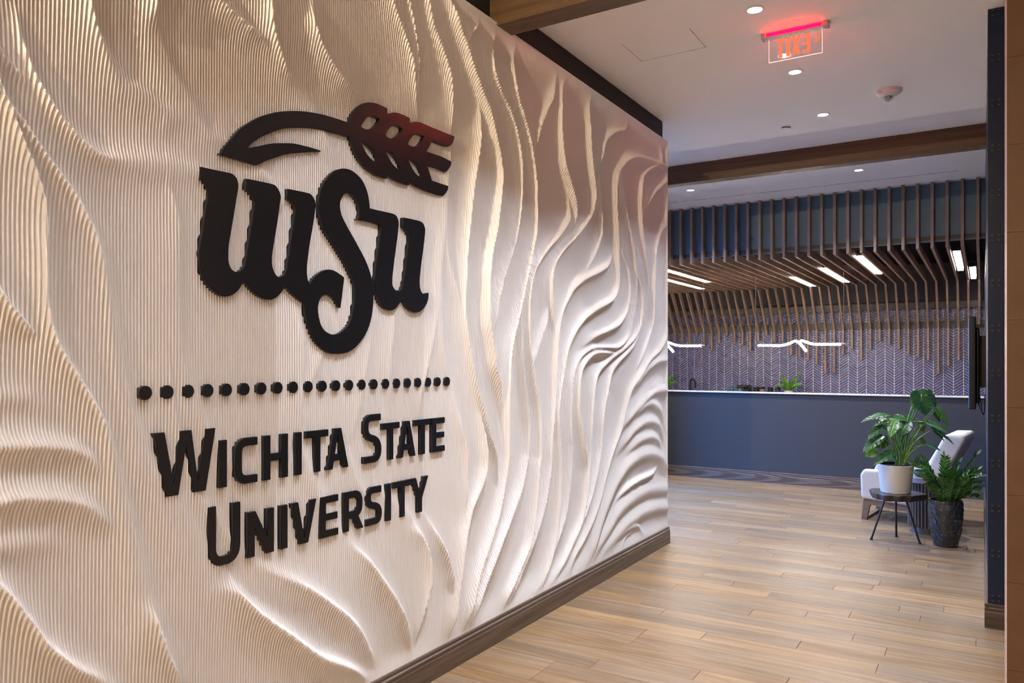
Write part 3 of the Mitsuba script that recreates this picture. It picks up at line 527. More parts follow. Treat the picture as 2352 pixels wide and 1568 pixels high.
# ------------------------------------------------------------------ ceiling fixtures
def downlight(x, y, label, group, spot=None, cut=52, beam=24):
    k = thing('downlight', label, 'ceiling light', group)
    put(k + '__trim', lathe([(0.041, CEIL), (0.041, CEIL - 0.003), (0.050, CEIL - 0.004), (0.054, CEIL - 0.0015), (0.054, CEIL)], x, y, 40), M_OFFWHITE, 30)
    d = lathe([(0.0, CEIL - 0.0035), (0.0405, CEIL - 0.0035), (0.0405, CEIL - 0.001), (0.0, CEIL - 0.001)], x, y, 32)
    trimesh.repair.fix_normals(d)
    put(k + '__lens', d, M_OFFWHITE, emitter={**emit((9, 8.4, 8.0)), 'sampling_weight': 0.15})
    if spot is not None:
        scene[k + '__lamp'] = {'type': 'spot', 'intensity': {'type': 'rgb', 'value': list(spot)}, 'cutoff_angle': cut, 'beam_width': beam, 'sampling_weight': 1.6,
                               'to_world': T().look_at(origin=[x, y, CEIL - 0.006], target=[x, y, 0], up=[0, 1, 0])}
WARM, NEUT = np.array([1.0, 0.82, 0.56]), np.array([0.90, 0.955, 1.06]); SOFT = np.array([1.0, 0.87, 0.72])
for y, I, c, lab, cut in [(1.15, 3.0, NEUT, None, 50), (2.235, 12.5, NEUT, None, 50), (3.32, 13.0, NEUT, None, 50),
                     (4.405, 12.0, NEUT, 'small round recessed ceiling light beside the exit sign, nearest of the row', 49), (5.495, 11.5, NEUT, 'small round recessed ceiling light just below the exit sign in the photo', 52),
                     (6.564, 11.0, NEUT, 'small round recessed ceiling light nearest the near side of the middle beam', 56)]:
    downlight(-1.095, y, lab or 'small round ceiling light over the wall lettering, %s of three outside the photo' % ('first' if y < 2 else 'second' if y < 3 else 'third'), 'recessed lights along the hall', I * c, cut, 20)
for x, lab in [(-2.886, 'small round recessed ceiling light beyond the middle beam, next to the carved wall end'), (-1.096, 'small round recessed ceiling light beyond the middle beam, above the slats at right')]:
    downlight(x, 8.665, lab, 'recessed lights beyond the beam', 17.0 * NEUT, 62, 30)
for x, y, I, cut, where in ((-1.1, -0.9, 9.0, 84, 'nearest the carved wall'), (0.45, -0.2, 42.0, 46, 'right above the viewer, added fill'), (1.7, 0.2, 10.0, 76, 'to the right of the viewer, added fill'), (1.7, 1.9, 10.0, 76, 'before the brown near wall, added fill')):  # out of view: the first warms the crests, the rest fill ceiling and wall
    downlight(x, y, 'unseen recessed foyer light ' + where + ', outside the photo', 'unseen lights over the foyer', I * SOFT, cut, 36)
# unseen track spot, out of view, placed to graze the crests of the carved wall
k = thing('unseen_track_spot', 'unseen black track spotlight at the entrance end of the carved wall, grazing its crests', 'spotlight')
sp0, sp1 = np.array([-1.72, -1.1, 3.22]), np.array([-2.12, 4.6, 2.55]); sd = (sp1 - sp0) / np.linalg.norm(sp1 - sp0)
put(k + '__mount', cat([bx(-1.76, -1.68, -1.14, -1.06, CEIL - 0.03, CEIL), tube([(-1.72, -1.1, CEIL - 0.02), tuple(sp0)], 0.012, 10)]), M_BLACK)
put(k + '__head', tube([tuple(sp0 - sd * 0.10), tuple(sp0 + sd * 0.08)], 0.045, 24), M_BLACK, 40)
scene[k + '__lamp'] = {'type': 'spot', 'intensity': {'type': 'rgb', 'value': list(np.array([1.0, 0.76, 0.48]) * 40)}, 'cutoff_angle': 24, 'beam_width': 8, 'sampling_weight': 2.0,
                       'to_world': T().look_at(origin=list(sp0 + sd * 0.085), target=list(sp1), up=[0, 0, 1])}
# unseen globe lamp, out of view, placed for warm side light on the carving
k = thing('unseen_floor_lamp', 'unseen warm globe floor lamp, placed to light the left end of the carved wall', 'floor lamp')
lx, ly = -1.80, -0.35
put(k + '__base', lathe([(0, 0), (0.15, 0), (0.15, 0.012), (0.03, 0.03), (0, 0.03)], lx, ly, 40), M_BLACK, 30)
put(k + '__pole', tube([(lx, ly, 0.02), (lx, ly, 1.16)], 0.011, 10), M_BLACK, True)
gl_ = trimesh.creation.icosphere(3, 0.15); gl_.apply_translation([lx, ly, 1.30])
put(k + '__globe', gl_, M_OFFWHITE, True, emitter={**emit(np.array([1.0, 0.77, 0.49]) * 52), 'sampling_weight': 2.0})

# access panel: a hairline gap round a flush panel
k = thing('access_panel', 'flush square access panel in the ceiling, outlined by a hairline gap', 'ceiling panel')
ax0, ax1, ay0, ay1, g = -1.922, -1.488, 4.447, 4.771, 0.0028
put(k + '__gap', cat([bx(ax0, ax1, ay1 - g, ay1, CEIL - 0.0006, CEIL), bx(ax0, ax0 + g, ay0, ay1, CEIL - 0.0006, CEIL), bx(ax1 - g, ax1, ay0, ay1, CEIL - 0.0006, CEIL)]), M_LINE)
put(k + '__door', bx(ax0 + g, ax1 - g, ay0, ay1 - g, CEIL - 0.0004, CEIL), M_CEIL)

# exit sign, seen from behind: the word reads from the other side
k = thing('exit_sign', 'edge-lit red EXIT sign with clear hanging plate, seen from its back', 'exit sign')
put(k + '__housing', tm(rbox(-1.146, -0.762, 4.754, 4.812, CEIL - 0.032, CEIL + 0.004, 0.004, 8)), M_ALU, 30)
ep = m3.Manifold.extrude(m3.CrossSection([np.array(sbox(-1.1025 + 0.002, 3.3085 + 0.002, -0.8025 - 0.002, 3.45 - 0.002).buffer(0.002).exterior.coords)[:-1][::-1]]), 0.005)
em = tm(ep); em.apply_transform(np.array([[1, 0, 0, 0], [0, 0, -1, 4.7865], [0, 1, 0, 0], [0, 0, 0, 1.0]]))
put(k + '__plate', em, 'mat_exit_glass')
rim = sbox(-1.1055, 3.3055, -0.7995, 3.452).buffer(0.0); rim = rim.difference(sbox(-1.1025, 3.3085, -0.8025, 3.46))
rm = cat([trimesh.creation.extrude_polygon(q, 0.0052) for q in getattr(rim, 'geoms', [rim])]); rm.apply_transform(np.array([[1, 0, 0, 0], [0, 0, -1, 4.7866], [0, 1, 0, 0], [0, 0, 0, 1.0]]))
put(k + '__plate_edge', rm, M_OFFWHITE, emitter={**emit((1.3, 0.42, 0.36)), 'sampling_weight': 0.2})
put(k + '__light_strip', cat([bx(-1.115, -0.80, 4.7525, 4.7538, CEIL - 0.026, CEIL - 0.006), bx(-1.115, -0.80, 4.8122, 4.8135, CEIL - 0.026, CEIL - 0.006)]), M_RED, emitter={**emit((130.0, 0.0, 0.16)), 'sampling_weight': 1.0})
def xz(poly, y):      # drawn so that it reads for someone beyond the sign
    m = cat([trimesh.creation.extrude_polygon(q, 0.0012) for q in getattr(poly, 'geoms', [poly])])
    m.apply_transform(np.array([[-1, 0, 0, 0], [0, 0, 1, y], [0, 1, 0, 0], [0, 0, 0, 1.0]])); return m
gx = 0.868
for ch, w in (('E', 0.044), ('X', 0.052), ('I', 0.020), ('T', 0.052)):
    hh = 0.112
    if ch == 'X':
        gl = Polygon([(0, 0), (0.018, 0), (w, hh), (w - 0.018, hh)]).union(Polygon([(w, 0), (w - 0.018, 0), (0, hh), (0.018, hh)]))
    else: gl = glyph(ch, w, hh, 0.018)
    key = put(f'{k}__letter_{ch.lower()}', xz(shapely.affinity.translate(gl, gx, 3.326), 4.7796), M_RED, emitter={**emit((1.15, 0.16, 0.07)), 'sampling_weight': 0.2})
    gx += w + 0.009
put(k + '__arrow', xz(LineString([(0.842, 3.412), (0.824, 3.395), (0.842, 3.378)]).buffer(0.0055, cap_style=2, join_style=2), 4.7796), M_RED, emitter={**emit((1.2, 0.16, 0.05)), 'sampling_weight': 0.2})

# fire strobe
k = thing('fire_strobe', 'round white ceiling fire strobe with red FIRE lettering and clear lens', 'fire alarm')
fx, fy = -0.585, 6.225
put(k + '__base', lathe([(0.0, CEIL), (0.089, CEIL), (0.089, CEIL - 0.010), (0.083, CEIL - 0.022), (0.066, CEIL - 0.036), (0.045, CEIL - 0.044), (0.0, CEIL - 0.046)], fx, fy, 56), M_OFFWHITE, 35)
dome = trimesh.creation.icosphere(3, 0.030); dome.apply_scale([1.05, 0.8, 1.0]); dome.apply_translation([fx, fy, CEIL - 0.050])
put(k + '__lens', dome, 'mat_clear', True)
put(k + '__reflector', lathe([(0.0, CEIL - 0.058), (0.010, CEIL - 0.060), (0.019, CEIL - 0.050), (0.019, CEIL - 0.044), (0, CEIL - 0.044)], fx, fy, 20), M_ALU, 30)
ft = meshkit.text_mesh('FIRE', 0.0125, 0.0014, True); w_ = ft.bounds[1, 0]
nv = []
for v in ft.vertices:      # wrapped round the rim, on the side that faces down the hall's entrance
    a = math.radians(-128) + (v[0] - w_ / 2) / 0.080
    zz = v[1] - 0.006
    r_ = 0.0795 + 0.0085 * (zz / 0.0125 + 0.0) + v[2]
    nv.append([fx + r_ * math.cos(a), fy + r_ * math.sin(a), CEIL - 0.0235 + zz * 0.8])
put(k + '__lettering', trimesh.Trimesh(np.array(nv), ft.faces, process=False), M_RED)
k = thing('sprinkler_cap', 'flat white concealed sprinkler cap on the ceiling', 'sprinkler')
put(k + '__plate', lathe([(0, CEIL - 0.013), (0.040, CEIL - 0.013), (0.041, CEIL - 0.010), (0.0, CEIL - 0.010)], -1.424, 6.767, 36), M_OFFWHITE)
put(k + '__cup', lathe([(0, CEIL - 0.0101), (0.034, CEIL - 0.0101), (0.034, CEIL), (0, CEIL)], -1.424, 6.767, 36), M_LINE)
k = thing('slot_diffuser', 'long thin linear air slot in the ceiling in front of the slats', 'air vent')
put(k + '__slot', bx(-3.6, -0.22, 9.222, 9.236, CEIL - 0.001, CEIL), M_HEAD)
put(k + '__frame', cat([bx(-3.6, -0.147, 9.2125, 9.222, CEIL - 0.002, CEIL), bx(-3.6, -0.147, 9.236, 9.2455, CEIL - 0.002, CEIL), bx(-0.22, -0.147, 9.222, 9.236, CEIL - 0.002, CEIL)]), M_CEIL)

# ------------------------------------------------------------------ bar: half wall, slat canopy, tiled back wall
k = thing('bar_counter', 'long navy half wall with thin pale stone top in front of the bar', 'bar counter')
put(k + '__panel', bx(-5.6, 0.02, 9.73, 9.87, -0.0125, 1.085), M_NAVY)
put(k + '__ledge', tm(rbox(-5.6, 0.02, 9.70, 9.93, 1.098, 1.112, 0.003, 8)), M_STONE)
put(k + '__black_strip', bx(-5.6, 0.02, 9.715, 9.90, 1.084, 1.0985), M_BLACK)  # black strip between panel and ledge
put(k + '__skirting', skirting(((-5.6, 9.73), (0.02, 9.73)), (0, -1), 0.135, 0.02), M_SKIRTB)

struct('wall_soffit', bx(-5.6, 0.025, 9.765, 9.80, 2.83, CEIL), M_NAVYP, 'blue panel above the bar behind the slats')
k = thing('slat_canopy', 'canopy of bent brown timber slats over the bar, dropping down the tiled wall', 'slat ceiling')
ENDS = [1.9, 1.47, 1.51, 1.42, 1.29, 1.51, 1.56, 1.60, 1.70, 1.78, 1.83, 1.70, 1.52, 1.70, 1.61, 1.29, 1.29, 1.44, 1.53, 1.57, 1.61, 1.85, 1.83, 1.97, 1.87, 1.70, 1.79, 1.83, 1.97, 1.84, 1.71, 1.80, 1.98, 1.83, 1.85, 1.89, 1.75, 1.86]
for i, ze in enumerate(ENDS):
    x = -0.045 - 0.1437 * i
    line = [(9.74, CEIL - 0.001), (9.65, CEIL - 0.001), (9.65, 2.75), (13.70, 2.745), (14.285, 2.045), (14.285, ze), (14.355, ze), (14.355, 2.085), (13.75, 2.84), (9.74, 2.84)]
    m = trimesh.creation.extrude_polygon(Polygon(line), 0.030)
    m.apply_transform(np.array([[0, 0, 1, x - 0.015], [1, 0, 0, 0], [0, 1, 0, 0], [0, 0, 0, 1.0]]))
    put(k + '__slat', m, M_SLAT)
put(k + '__rail', bx(-5.6, 0.02, 14.36, 14.385, 2.045, 2.155), M_RAIL)
put(k + '__rail', bx(-5.6, 0.02, 9.745, 9.763, 2.85, 2.89), M_RAIL)
put(k + '__track', cat([bx(-5.6, 0.02, 14.30, 14.345, 2.36, 2.47)]), M_RAIL)

# chevron tiles
TX0, TP, TZ0, TZ1 = 0.025, 0.1437, 0.90, 2.46
struct('wall_tiled', bx(-5.6, 0.025, 14.40, 14.45, TZ0 - 0.02, TZ1), M_GROUT, 'white grouted wall of navy chevron tiles behind the bar')
tiles = []
sl, pv, gr = math.tan(math.radians(35)), 0.0465, 0.0072
for c in range(40):
    xa, xb = TX0 - (c + 1) * TP, TX0 - c * TP
    up = 1 if c % 2 == 0 else -1
    if xa < -5.62: break
    g = 0.0042
    for r in range(-3, 40):
        zc = TZ0 + r * pv
        ha = (pv - gr / math.cos(math.radians(35))) / 2
        za, zb = (zc, zc + sl * TP) if up > 0 else (zc + sl * TP, zc)
        P = Polygon([(xa + g, za - ha + up * sl * g), (xb - g, zb - ha - up * sl * g), (xb - g, zb + ha - up * sl * g), (xa + g, za + ha + up * sl * g)]).intersection(sbox(-6, TZ0, 0.03, TZ1))
        if P.is_empty or P.area < 1.5e-4: continue
        tiles.append((xb, zc, P))
def tile_mesh(P):
    q = np.array(P.exterior.coords)[:-1]; n = len(q)
    if Polygon(q).exterior.is_ccw: q = q[::-1]
    c = q.mean(0); V = np.vstack([np.column_stack([q[:, 0], np.full(n, 14.401), q[:, 1]]), np.column_stack([c[0] + (q[:, 0] - c[0]) * 0.985, np.full(n, 14.393), c[1] + (q[:, 1] - c[1]) * 0.95])])
    F = []
    for i in range(n): j = (i + 1) % n; F += [[i, j, n + j], [i, n + j, n + i]]
    F += [[n, n + i, n + i + 1] for i in range(1, n - 1)]
    m = trimesh.Trimesh(V, F, process=False)
    # outward is towards the viewer (-y)
    return m
tiles.sort(key=lambda t: (-t[0] if 0.93 < t[1] < 2.4 else 9, t[1]))
for xb, zc, P in tiles[:298]: put('wall_tiled__tile', tile_mesh(P), M_TILE)
put('wall_tiled__tile_field', cat([tile_mesh(P) for _, _, P in tiles[298:]]), M_TILE); tag('wall_tiled__tile_field', kind='stuff')
k = thing('back_counter', 'counter along the tiled wall behind the half wall', 'counter')
put(k + '__cabinet', bx(-5.55, 0.02, 13.80, 14.39, -0.0125, 0.86), M_NAVY)
put(k + '__worktop', bx(-5.55, 0.02, 13.76, 14.39, 0.861, 0.90), M_STONE)

# linear lamps between the slats
LINL = ['upper of the two long lamps at the left end of the slats', 'lower of the two long lamps at the left end of the slats', 'lamp in the middle of the slats, lower of a stepped trio', 'middle lamp of the stepped trio in the slats', 'upper lamp of the stepped trio in the slats', 'upper left lamp of the pair near the navy wall', 'lower right lamp of the pair near the navy wall']
for (x, y0, y1), lab in zip([(-3.709, 10.28, 12.05), (-4.140, 11.2, 13.12), (-2.416, 12.24, 14.0), (-1.841, 11.25, 13.25), (-1.2665, 10.19, 12.22), (-0.2606, 10.35, 12.35), (-0.1169, 12.2, 14.0)], LINL):
    k = thing('linear_lamp', 'glowing white linear ' + lab if lab.startswith('lamp') is False else 'glowing white linear ' + lab, 'linear light', 'linear lamps between the slats')
    y1 = min(y1, 13.66)
    put(k + '__housing', bx(x - 0.042, x + 0.042, y0 - 0.01, y1 + 0.01, 2.787, 2.845), M_BLACK)
    put(k + '__diffuser', tm(rbox(x - 0.038, x + 0.038, y0, y1, 2.752, 2.7868, 0.012, 8)), M_OFFWHITE, 40, emitter={**emit((27, 24.5, 23)), 'sampling_weight': 1.2})

# bent tube pendants over the bar
def pendant(x0, label):
    k = thing('tube_pendant', label, 'pendant light', 'glowing tube pendants over the bar')
    y = 11.5
    a = smooth_path([(x0 - 0.57, y, 1.730), (x0 - 0.40, y, 1.727), (x0 - 0.23, y, 1.727), (x0 - 0.11, y - 0.05, 1.755), (x0 - 0.03, y - 0.08, 1.785), (x0 + 0.02, y - 0.04, 1.765), (x0 + 0.06, y - 0.08, 1.790), (x0 + 0.13, y - 0.06, 1.765), (x0 + 0.21, y, 1.740), (x0 + 0.40, y, 1.735), (x0 + 0.565, y, 1.735)], 0.02)
    b = smooth_path([(x0 + 0.015, y - 0.03, 1.765), (x0 + 0.05, y + 0.03, 1.71), (x0 + 0.085, y + 0.10, 1.645)], 0.02)
    put(k + '__tube', tube(a, 0.018, 10), M_OFFWHITE, True, emitter={**emit((210.0, 180.0, 152.0)), 'sampling_weight': 1.0})
    put(k + '__drop_tube', tube(b, 0.020, 10), M_OFFWHITE, True, emitter={**emit((210.0, 180.0, 152.0)), 'sampling_weight': 0.4})
    for xx in (x0 - 0.60, x0 + 0.60):
        put(k + '__cable', tube([(xx, y, 1.72), (xx, y, 2.746)], 0.0028, 6), M_ALU)
        s = 1 if xx > x0 else -1
        put(k + '__end_cap', tube([(xx - s * 0.045, y, 1.733), (xx + s * 0.02, y, 1.733)], 0.014, 10), M_ALU)
pendant(-2.245, 'glowing bent tube pendant lamp in the middle of the bar')
pendant(-4.225, 'glowing bent tube pendant lamp partly behind the carved wall edge')
# small air grilles and sprinkler heads in the slats
for x, y in ((-1.5539, 11.6), (-1.5539, 13.1)):
    k = thing('air_grille', 'small grey air grille between the slats' + (', nearer one' if y < 12 else ', farther one'), 'air vent')
    put(k + '__frame', cat([bx(x - 0.05, x - 0.035, y - 0.42, y + 0.42, 2.79, 2.80), bx(x + 0.035, x + 0.05, y - 0.42, y + 0.42, 2.79, 2.80)]), M_ALU)
    put(k + '__slot', bx(x - 0.035, x + 0.035, y - 0.42, y + 0.42, 2.80, 2.81), M_BLACK)

# things on the back counter
k = thing('gooseneck_tap', 'black gooseneck tap on the back counter', 'tap')
put(k + '__spout', tube(smooth_path([(-4.70, 14.1, 0.90), (-4.70, 14.1, 1.08), (-4.67, 14.06, 1.15), (-4.60, 13.98, 1.16), (-4.55, 13.93, 1.10), (-4.55, 13.93, 1.00)], 0.02), 0.017, 10), M_BLACK, True)
put(k + '__base', lathe([(0, 0.90), (0.03, 0.90), (0.03, 0.915), (0.02, 0.93), (0, 0.93)], -4.70, 14.1, 20), M_BLACK, 30)
k = thing('coffee_maker', 'small black and blue coffee maker on the back counter', 'coffee maker')
put(k + '__body', cat([tm(rbox(-3.80, -3.60, 13.95, 14.25, 0.90, 0.94, 0.01, 8)), tm(rbox(-3.70, -3.60, 14.05, 14.25, 0.93, 1.03, 0.012, 8)), tm(rbox(-3.80, -3.60, 13.95, 14.25, 1.02, 1.065, 0.012, 8))]), M_BLACK, 30)
put(k + '__carafe', lathe([(0, 0.945), (0.045, 0.945), (0.052, 0.97), (0.04, 1.01), (0, 1.01)], -3.75, 14.03, 24), M_BOWL, 30)
k = thing('tea_tin', 'blue tin beside the coffee maker', 'tin')
put(k, lathe([(0, 0.90), (0.035, 0.90), (0.035, 1.03), (0.030, 1.04), (0, 1.04)], -3.90, 14.05, 24), M_BOWL, 30)
for i, (x, m_, lab) in enumerate([(-3.46, M_BLACK, 'black canister, leftmost of the four on the back counter'), (-3.36, M_CHAIRWOOD, 'brown canister, second of the four on the back counter'), (-3.22, M_BLACK, 'black canister, third of the four on the back counter'), (-3.09, M_STOOLTOP, 'dark brown canister, rightmost of the four on the back counter')]):
    k = thing('canister', lab, 'canister')
    put(k + '__body', lathe([(0, 0.90), (0.045, 0.90), (0.045, 1.00), (0, 1.00)], x, 14.05, 24), m_, 30)
    put(k + '__lid', lathe([(0, 1.0), (0.047, 1.0), (0.047, 1.03), (0.02, 1.04), (0, 1.04)], x, 14.05, 24), M_BLACK, 30)

# ------------------------------------------------------------------ wall screen by the navy wall
k = thing('wall_screen', 'flat black screen on a wall arm at the navy wall, seen edge-on', 'screen')
put(k + '__body', tm(rbox(-0.106, -0.052, 8.02, 8.50, 1.067, 1.90, 0.008, 8)), M_BLACK, 30)
put(k + '__display', bx(-0.1075, -0.1062, 8.03, 8.49, 1.08, 1.888), M_SCREEN, emitter={**emit((0.04, 0.30, 1.0)), 'sampling_weight': 0.4})
put(k + '__back_cover', tm(rbox(-0.054, -0.022, 8.08, 8.44, 1.12, 1.80, 0.012, 8)), M_BLACK, 30)
put(k + '__mount', cat([bx(-0.03, 0.0248, 8.18, 8.34, 1.26, 1.73), bx(-0.05, 0.01, 8.05, 8.12, 1.80, 1.83)]), M_BLACK)
put(k + '__cable', cat([tube(smooth_path([(-0.03, 8.12, 1.22), (-0.012, 8.10, 1.12), (-0.004, 8.09, 1.04), (0.012, 8.12, 1.03), (0.018, 8.16, 1.20)], 0.02), 0.004, 6), tube(smooth_path([(-0.04, 8.2, 1.13), (-0.02, 8.18, 1.08), (0.008, 8.2, 1.02), (0.02, 8.24, 1.15)], 0.02), 0.004, 6)]), M_BLACK, True)

# ------------------------------------------------------------------ cream armchair (faces the carved wall)
def armchair(ox, oy, ang):
    k = thing('armchair', 'cream upholstered armchair with wooden frame behind the plants', 'armchair')
    A_ = np.eye(4); c, s = math.cos(ang), math.sin(ang); A_[:2, :2] = [[c, -s], [s, c]]; A_[:2, 3] = [ox, oy]
    def pl(key, m, mat, sm=35): m = m.copy(); m.apply_transform(A_); put(k + '__' + key, m, mat, sm)
    # local: x from front (0) to back (0.72), y across (0 .. 0.62)
    def prism(poly, y0, y1, r):
        q = np.array(Polygon(poly).buffer(-r).exterior.coords)[:-1]
        parts = []
        pts = [m3.Manifold.sphere(r, 12).translate([p[0], yy, p[1]]) for p in q for yy in (y0 + r, y1 - r)]
        return tm(m3.Manifold.batch_hull(pts))
    pl('seat', tm(rbox(0.03, 0.60, 0.08, 0.54, 0.26, 0.42, 0.035)), M_FABRIC)
    for y0, y1, nm in ((0.0, 0.095, 'arm'), (0.525, 0.62, 'arm')):
        pl(nm, prism([(0.0, 0.20), (0.62, 0.155), (0.66, 0.43), (0.48, 0.49), (0.02, 0.475), (-0.01, 0.42)], y0, y1, 0.028), M_FABRIC)
    back = prism([(0.46, 0.30), (0.62, 0.28), (0.86, 0.80), (0.855, 0.85), (0.71, 0.845), (0.685, 0.82), (0.56, 0.55)], 0.01, 0.61, 0.03)
    pl('backrest', back, M_FABRIC)
    pl('back_cushion', prism([(0.46, 0.40), (0.56, 0.40), (0.73, 0.79), (0.70, 0.81), (0.66, 0.78)], 0.09, 0.53, 0.03), M_FABRIC)
    for yy in (0.02, 0.55):
        pl('side_rail', trimesh.creation.extrude_polygon(Polygon([(0.03, 0.198), (0.66, 0.152), (0.66, 0.092), (0.03, 0.150)]), 0.045).apply_transform(np.array([[1, 0, 0, 0], [0, 0, -1, yy + 0.045], [0, 1, 0, 0], [0, 0, 0, 1.0]])), M_CHAIRWOOD, False)
        pl('leg', trimesh.creation.extrude_polygon(Polygon([(0.02, 0.195), (0.085, 0.19), (0.045, 0.0), (0.0, 0.0)]), 0.05).apply_transform(np.array([[1, 0, 0, 0], [0, 0, -1, yy + 0.05], [0, 1, 0, 0], [0, 0, 0, 1.0]])), M_CHAIRWOOD, False)
        pl('leg', trimesh.creation.extrude_polygon(Polygon([(0.60, 0.15), (0.66, 0.145), (0.72, 0.0), (0.675, 0.0)]), 0.05).apply_transform(np.array([[1, 0, 0, 0], [0, 0, -1, yy + 0.05], [0, 1, 0, 0], [0, 0, 0, 1.0]])), M_CHAIRWOOD, False)
    pl('runner', bx(0.0, 0.045, 0.06, 0.56, 0.0, 0.022), M_CHAIRWOOD, False)
    pl('front_rail', bx(0.035, 0.075, 0.06, 0.56, 0.13, 0.185), M_CHAIRWOOD, False)
armchair(-0.985, 7.93, math.radians(-7))

# ------------------------------------------------------------------ fluted side table with bowl
k = thing('drum_table', 'fluted dark drum side table beside the armchair', 'side table')
tx, ty, tr = -0.405, 7.66, 0.165
th = np.linspace(0, 2 * np.pi, 433)[:-1]
fl = tr - 0.012 * np.abs(np.cos(th * 18)) ** 3
body = trimesh.creation.extrude_polygon(Polygon(np.column_stack([tx + fl * np.cos(th), ty + fl * np.sin(th)])), 0.385); body.apply_translation([0, 0, 0.055])
put(k + '__body', body, M_DRUM, 30)
put(k + '__base', lathe([(0, 0.0), (0.135, 0.0), (0.135, 0.055), (0, 0.055)], tx, ty, 48), M_DRUM, 30)
put(k + '__band', lathe([(0, 0.44), (0.167, 0.44), (0.169, 0.445), (0.169, 0.475), (0, 0.475)], tx, ty, 64), M_DRUMTOP, 30)
put(k + '__top', lathe([(0, 0.475), (0.172, 0.475), (0.174, 0.48), (0.172, 0.487), (0, 0.487)], tx, ty, 64), M_DRUMTOP, 30)
k = thing('teal_bowl', 'low teal bowl on the fluted side table', 'bowl')
put(k, lathe([(0, 0.488), (0.05, 0.488), (0.075, 0.503), (0.088, 0.525), (0.084, 0.526), (0.07, 0.508), (0.04, 0.496), (0, 0.495)], tx - 0.04, ty - 0.01, 40), M_BOWL, 40)

# ------------------------------------------------------------------ live-edge stool
k = thing('plant_stool', 'dark live-edge slab stool on three thin metal legs under the white pot', 'stool')
sx, sy = -0.622, 7.165
tt = np.linspace(0, 2 * np.pi, 97)[:-1]
rr = 0.205 + 0.018 * np.sin(3 * tt + 0.6) + 0.010 * np.sin(7 * tt + 1.0) - 0.03 * np.exp(-((tt - 4.65) / 0.22) ** 2) + 0.006 * np.sin(13 * tt)
def ring(f, z): return np.column_stack([sx + rr * f * np.cos(tt), sy + rr * f * np.sin(tt), np.full(96, z)])
V = np.vstack([ring(0.93, 0.352), ring(0.97, 0.372), ring(1.0, 0.392), ring(0.985, 0.4015), [[sx, sy, 0.352]], [[sx, sy, 0.4015]]]); F = []
for l in range(3):
    for i in range(96):
        j = (i + 1) % 96; F += [[l * 96 + i, l * 96 + j, (l + 1) * 96 + j], [l * 96 + i, (l + 1) * 96 + j, (l + 1) * 96 + i]]
F += [[384, (i + 1) % 96, i] for i in range(96)] + [[385, 288 + i, 288 + (i + 1) % 96] for i in range(96)]
put(k + '__slab', trimesh.Trimesh(V, F, process=False), M_STOOLTOP, 40)
for (fx_, fy_) in ((-0.798, 7.077), (-0.44, 7.116), (-0.629, 7.306)):
    ux, uy = sx + (fx_ - sx) * 0.42, sy + (fy_ - sy) * 0.42
    leg = cat([tube([(fx_, fy_, 0.006), (ux, uy, 0.357)], 0.0085, 10), lathe([(0, 0), (0.012, 0), (0.013, 0.006), (0.010, 0.014), (0, 0.014)], fx_, fy_, 14)])
    put(k + '__leg', leg, M_LEG, 40)

# ------------------------------------------------------------------ plants
def W(c, r, t, u):      # offsets seen from the entrance: right, towards the viewer, up
    return np.asarray(c, float) + RGT * r - FWD * t + np.array([0, 0, 1.0]) * u

def leaf_surface(base, tip, width, normal, droop=0.15, fold=0.12, slits=0, seed=0):
    """A curved leaf blade from base to tip; slits cut from the margin towards the midrib as on a split-leaf plant."""
    base, tip = np.array(base), np.array(tip); d = tip - base; L = np.linalg.norm(d); d /= L
    nrm = np.array(normal, float); nrm -= d * (nrm @ d); nrm /= np.linalg.norm(nrm) + 1e-9; s = np.cross(d, nrm)
    u = np.linspace(0, 1, 40)
    prof = (np.sin(np.pi * np.clip(u, 0, 1) ** 0.62) ** 0.75) * 0.5 if slits else np.sin(np.pi * u ** 0.8) ** 0.9 * 0.5
    prof[0] = prof[-1] = 0.004
    out = np.vstack([np.column_stack([u, prof]), np.column_stack([u[::-1], -prof[::-1]])[1:-1]])
    if slits:
        hb = np.array([(0.0, 0), (-0.10, 0.22), (0.02, 0.40), (0.22, 0.49), (0.22, -0.49), (0.02, -0.40), (-0.10, -0.22)])
        P = Polygon(out).buffer(0).union(Polygon(hb).buffer(0.0).convex_hull)
        rg = random.Random(seed)
        for i in range(slits):
            for sd in (-1, 1):
                uu = 0.14 + 0.70 * (i + 0.5 * (sd > 0) + rg.uniform(-0.1, 0.1)) / slits
                P = P.difference(Polygon([(uu - 0.03 + 0.02, sd * 0.16), (uu + 0.035, sd * 0.165), (uu + 0.20, sd * 0.62), (uu + 0.135, sd * 0.62)]))
        if P.geom_type != 'Polygon': P = max(P.geoms, key=lambda g: g.area)
    else: P = Polygon(out).buffer(0)
    v, f = trimesh.creation.triangulate_polygon(P, engine='earcut')
    v, f = trimesh.remesh.subdivide_to_size(np.column_stack([v, np.zeros(len(v))]), f, 0.10 if slits else 0.2)
    x, y = v[:, 0], v[:, 1]
    h = -droop * L * (x * np.abs(x)) + fold * width * np.abs(y) * 2 - 0.25 * width * (np.abs(y) * 1.3) ** 2
    p = base + np.outer(x * L, d) + np.outer(y * width, s) + np.outer(h, nrm)
    return trimesh.Trimesh(p, f, process=False)

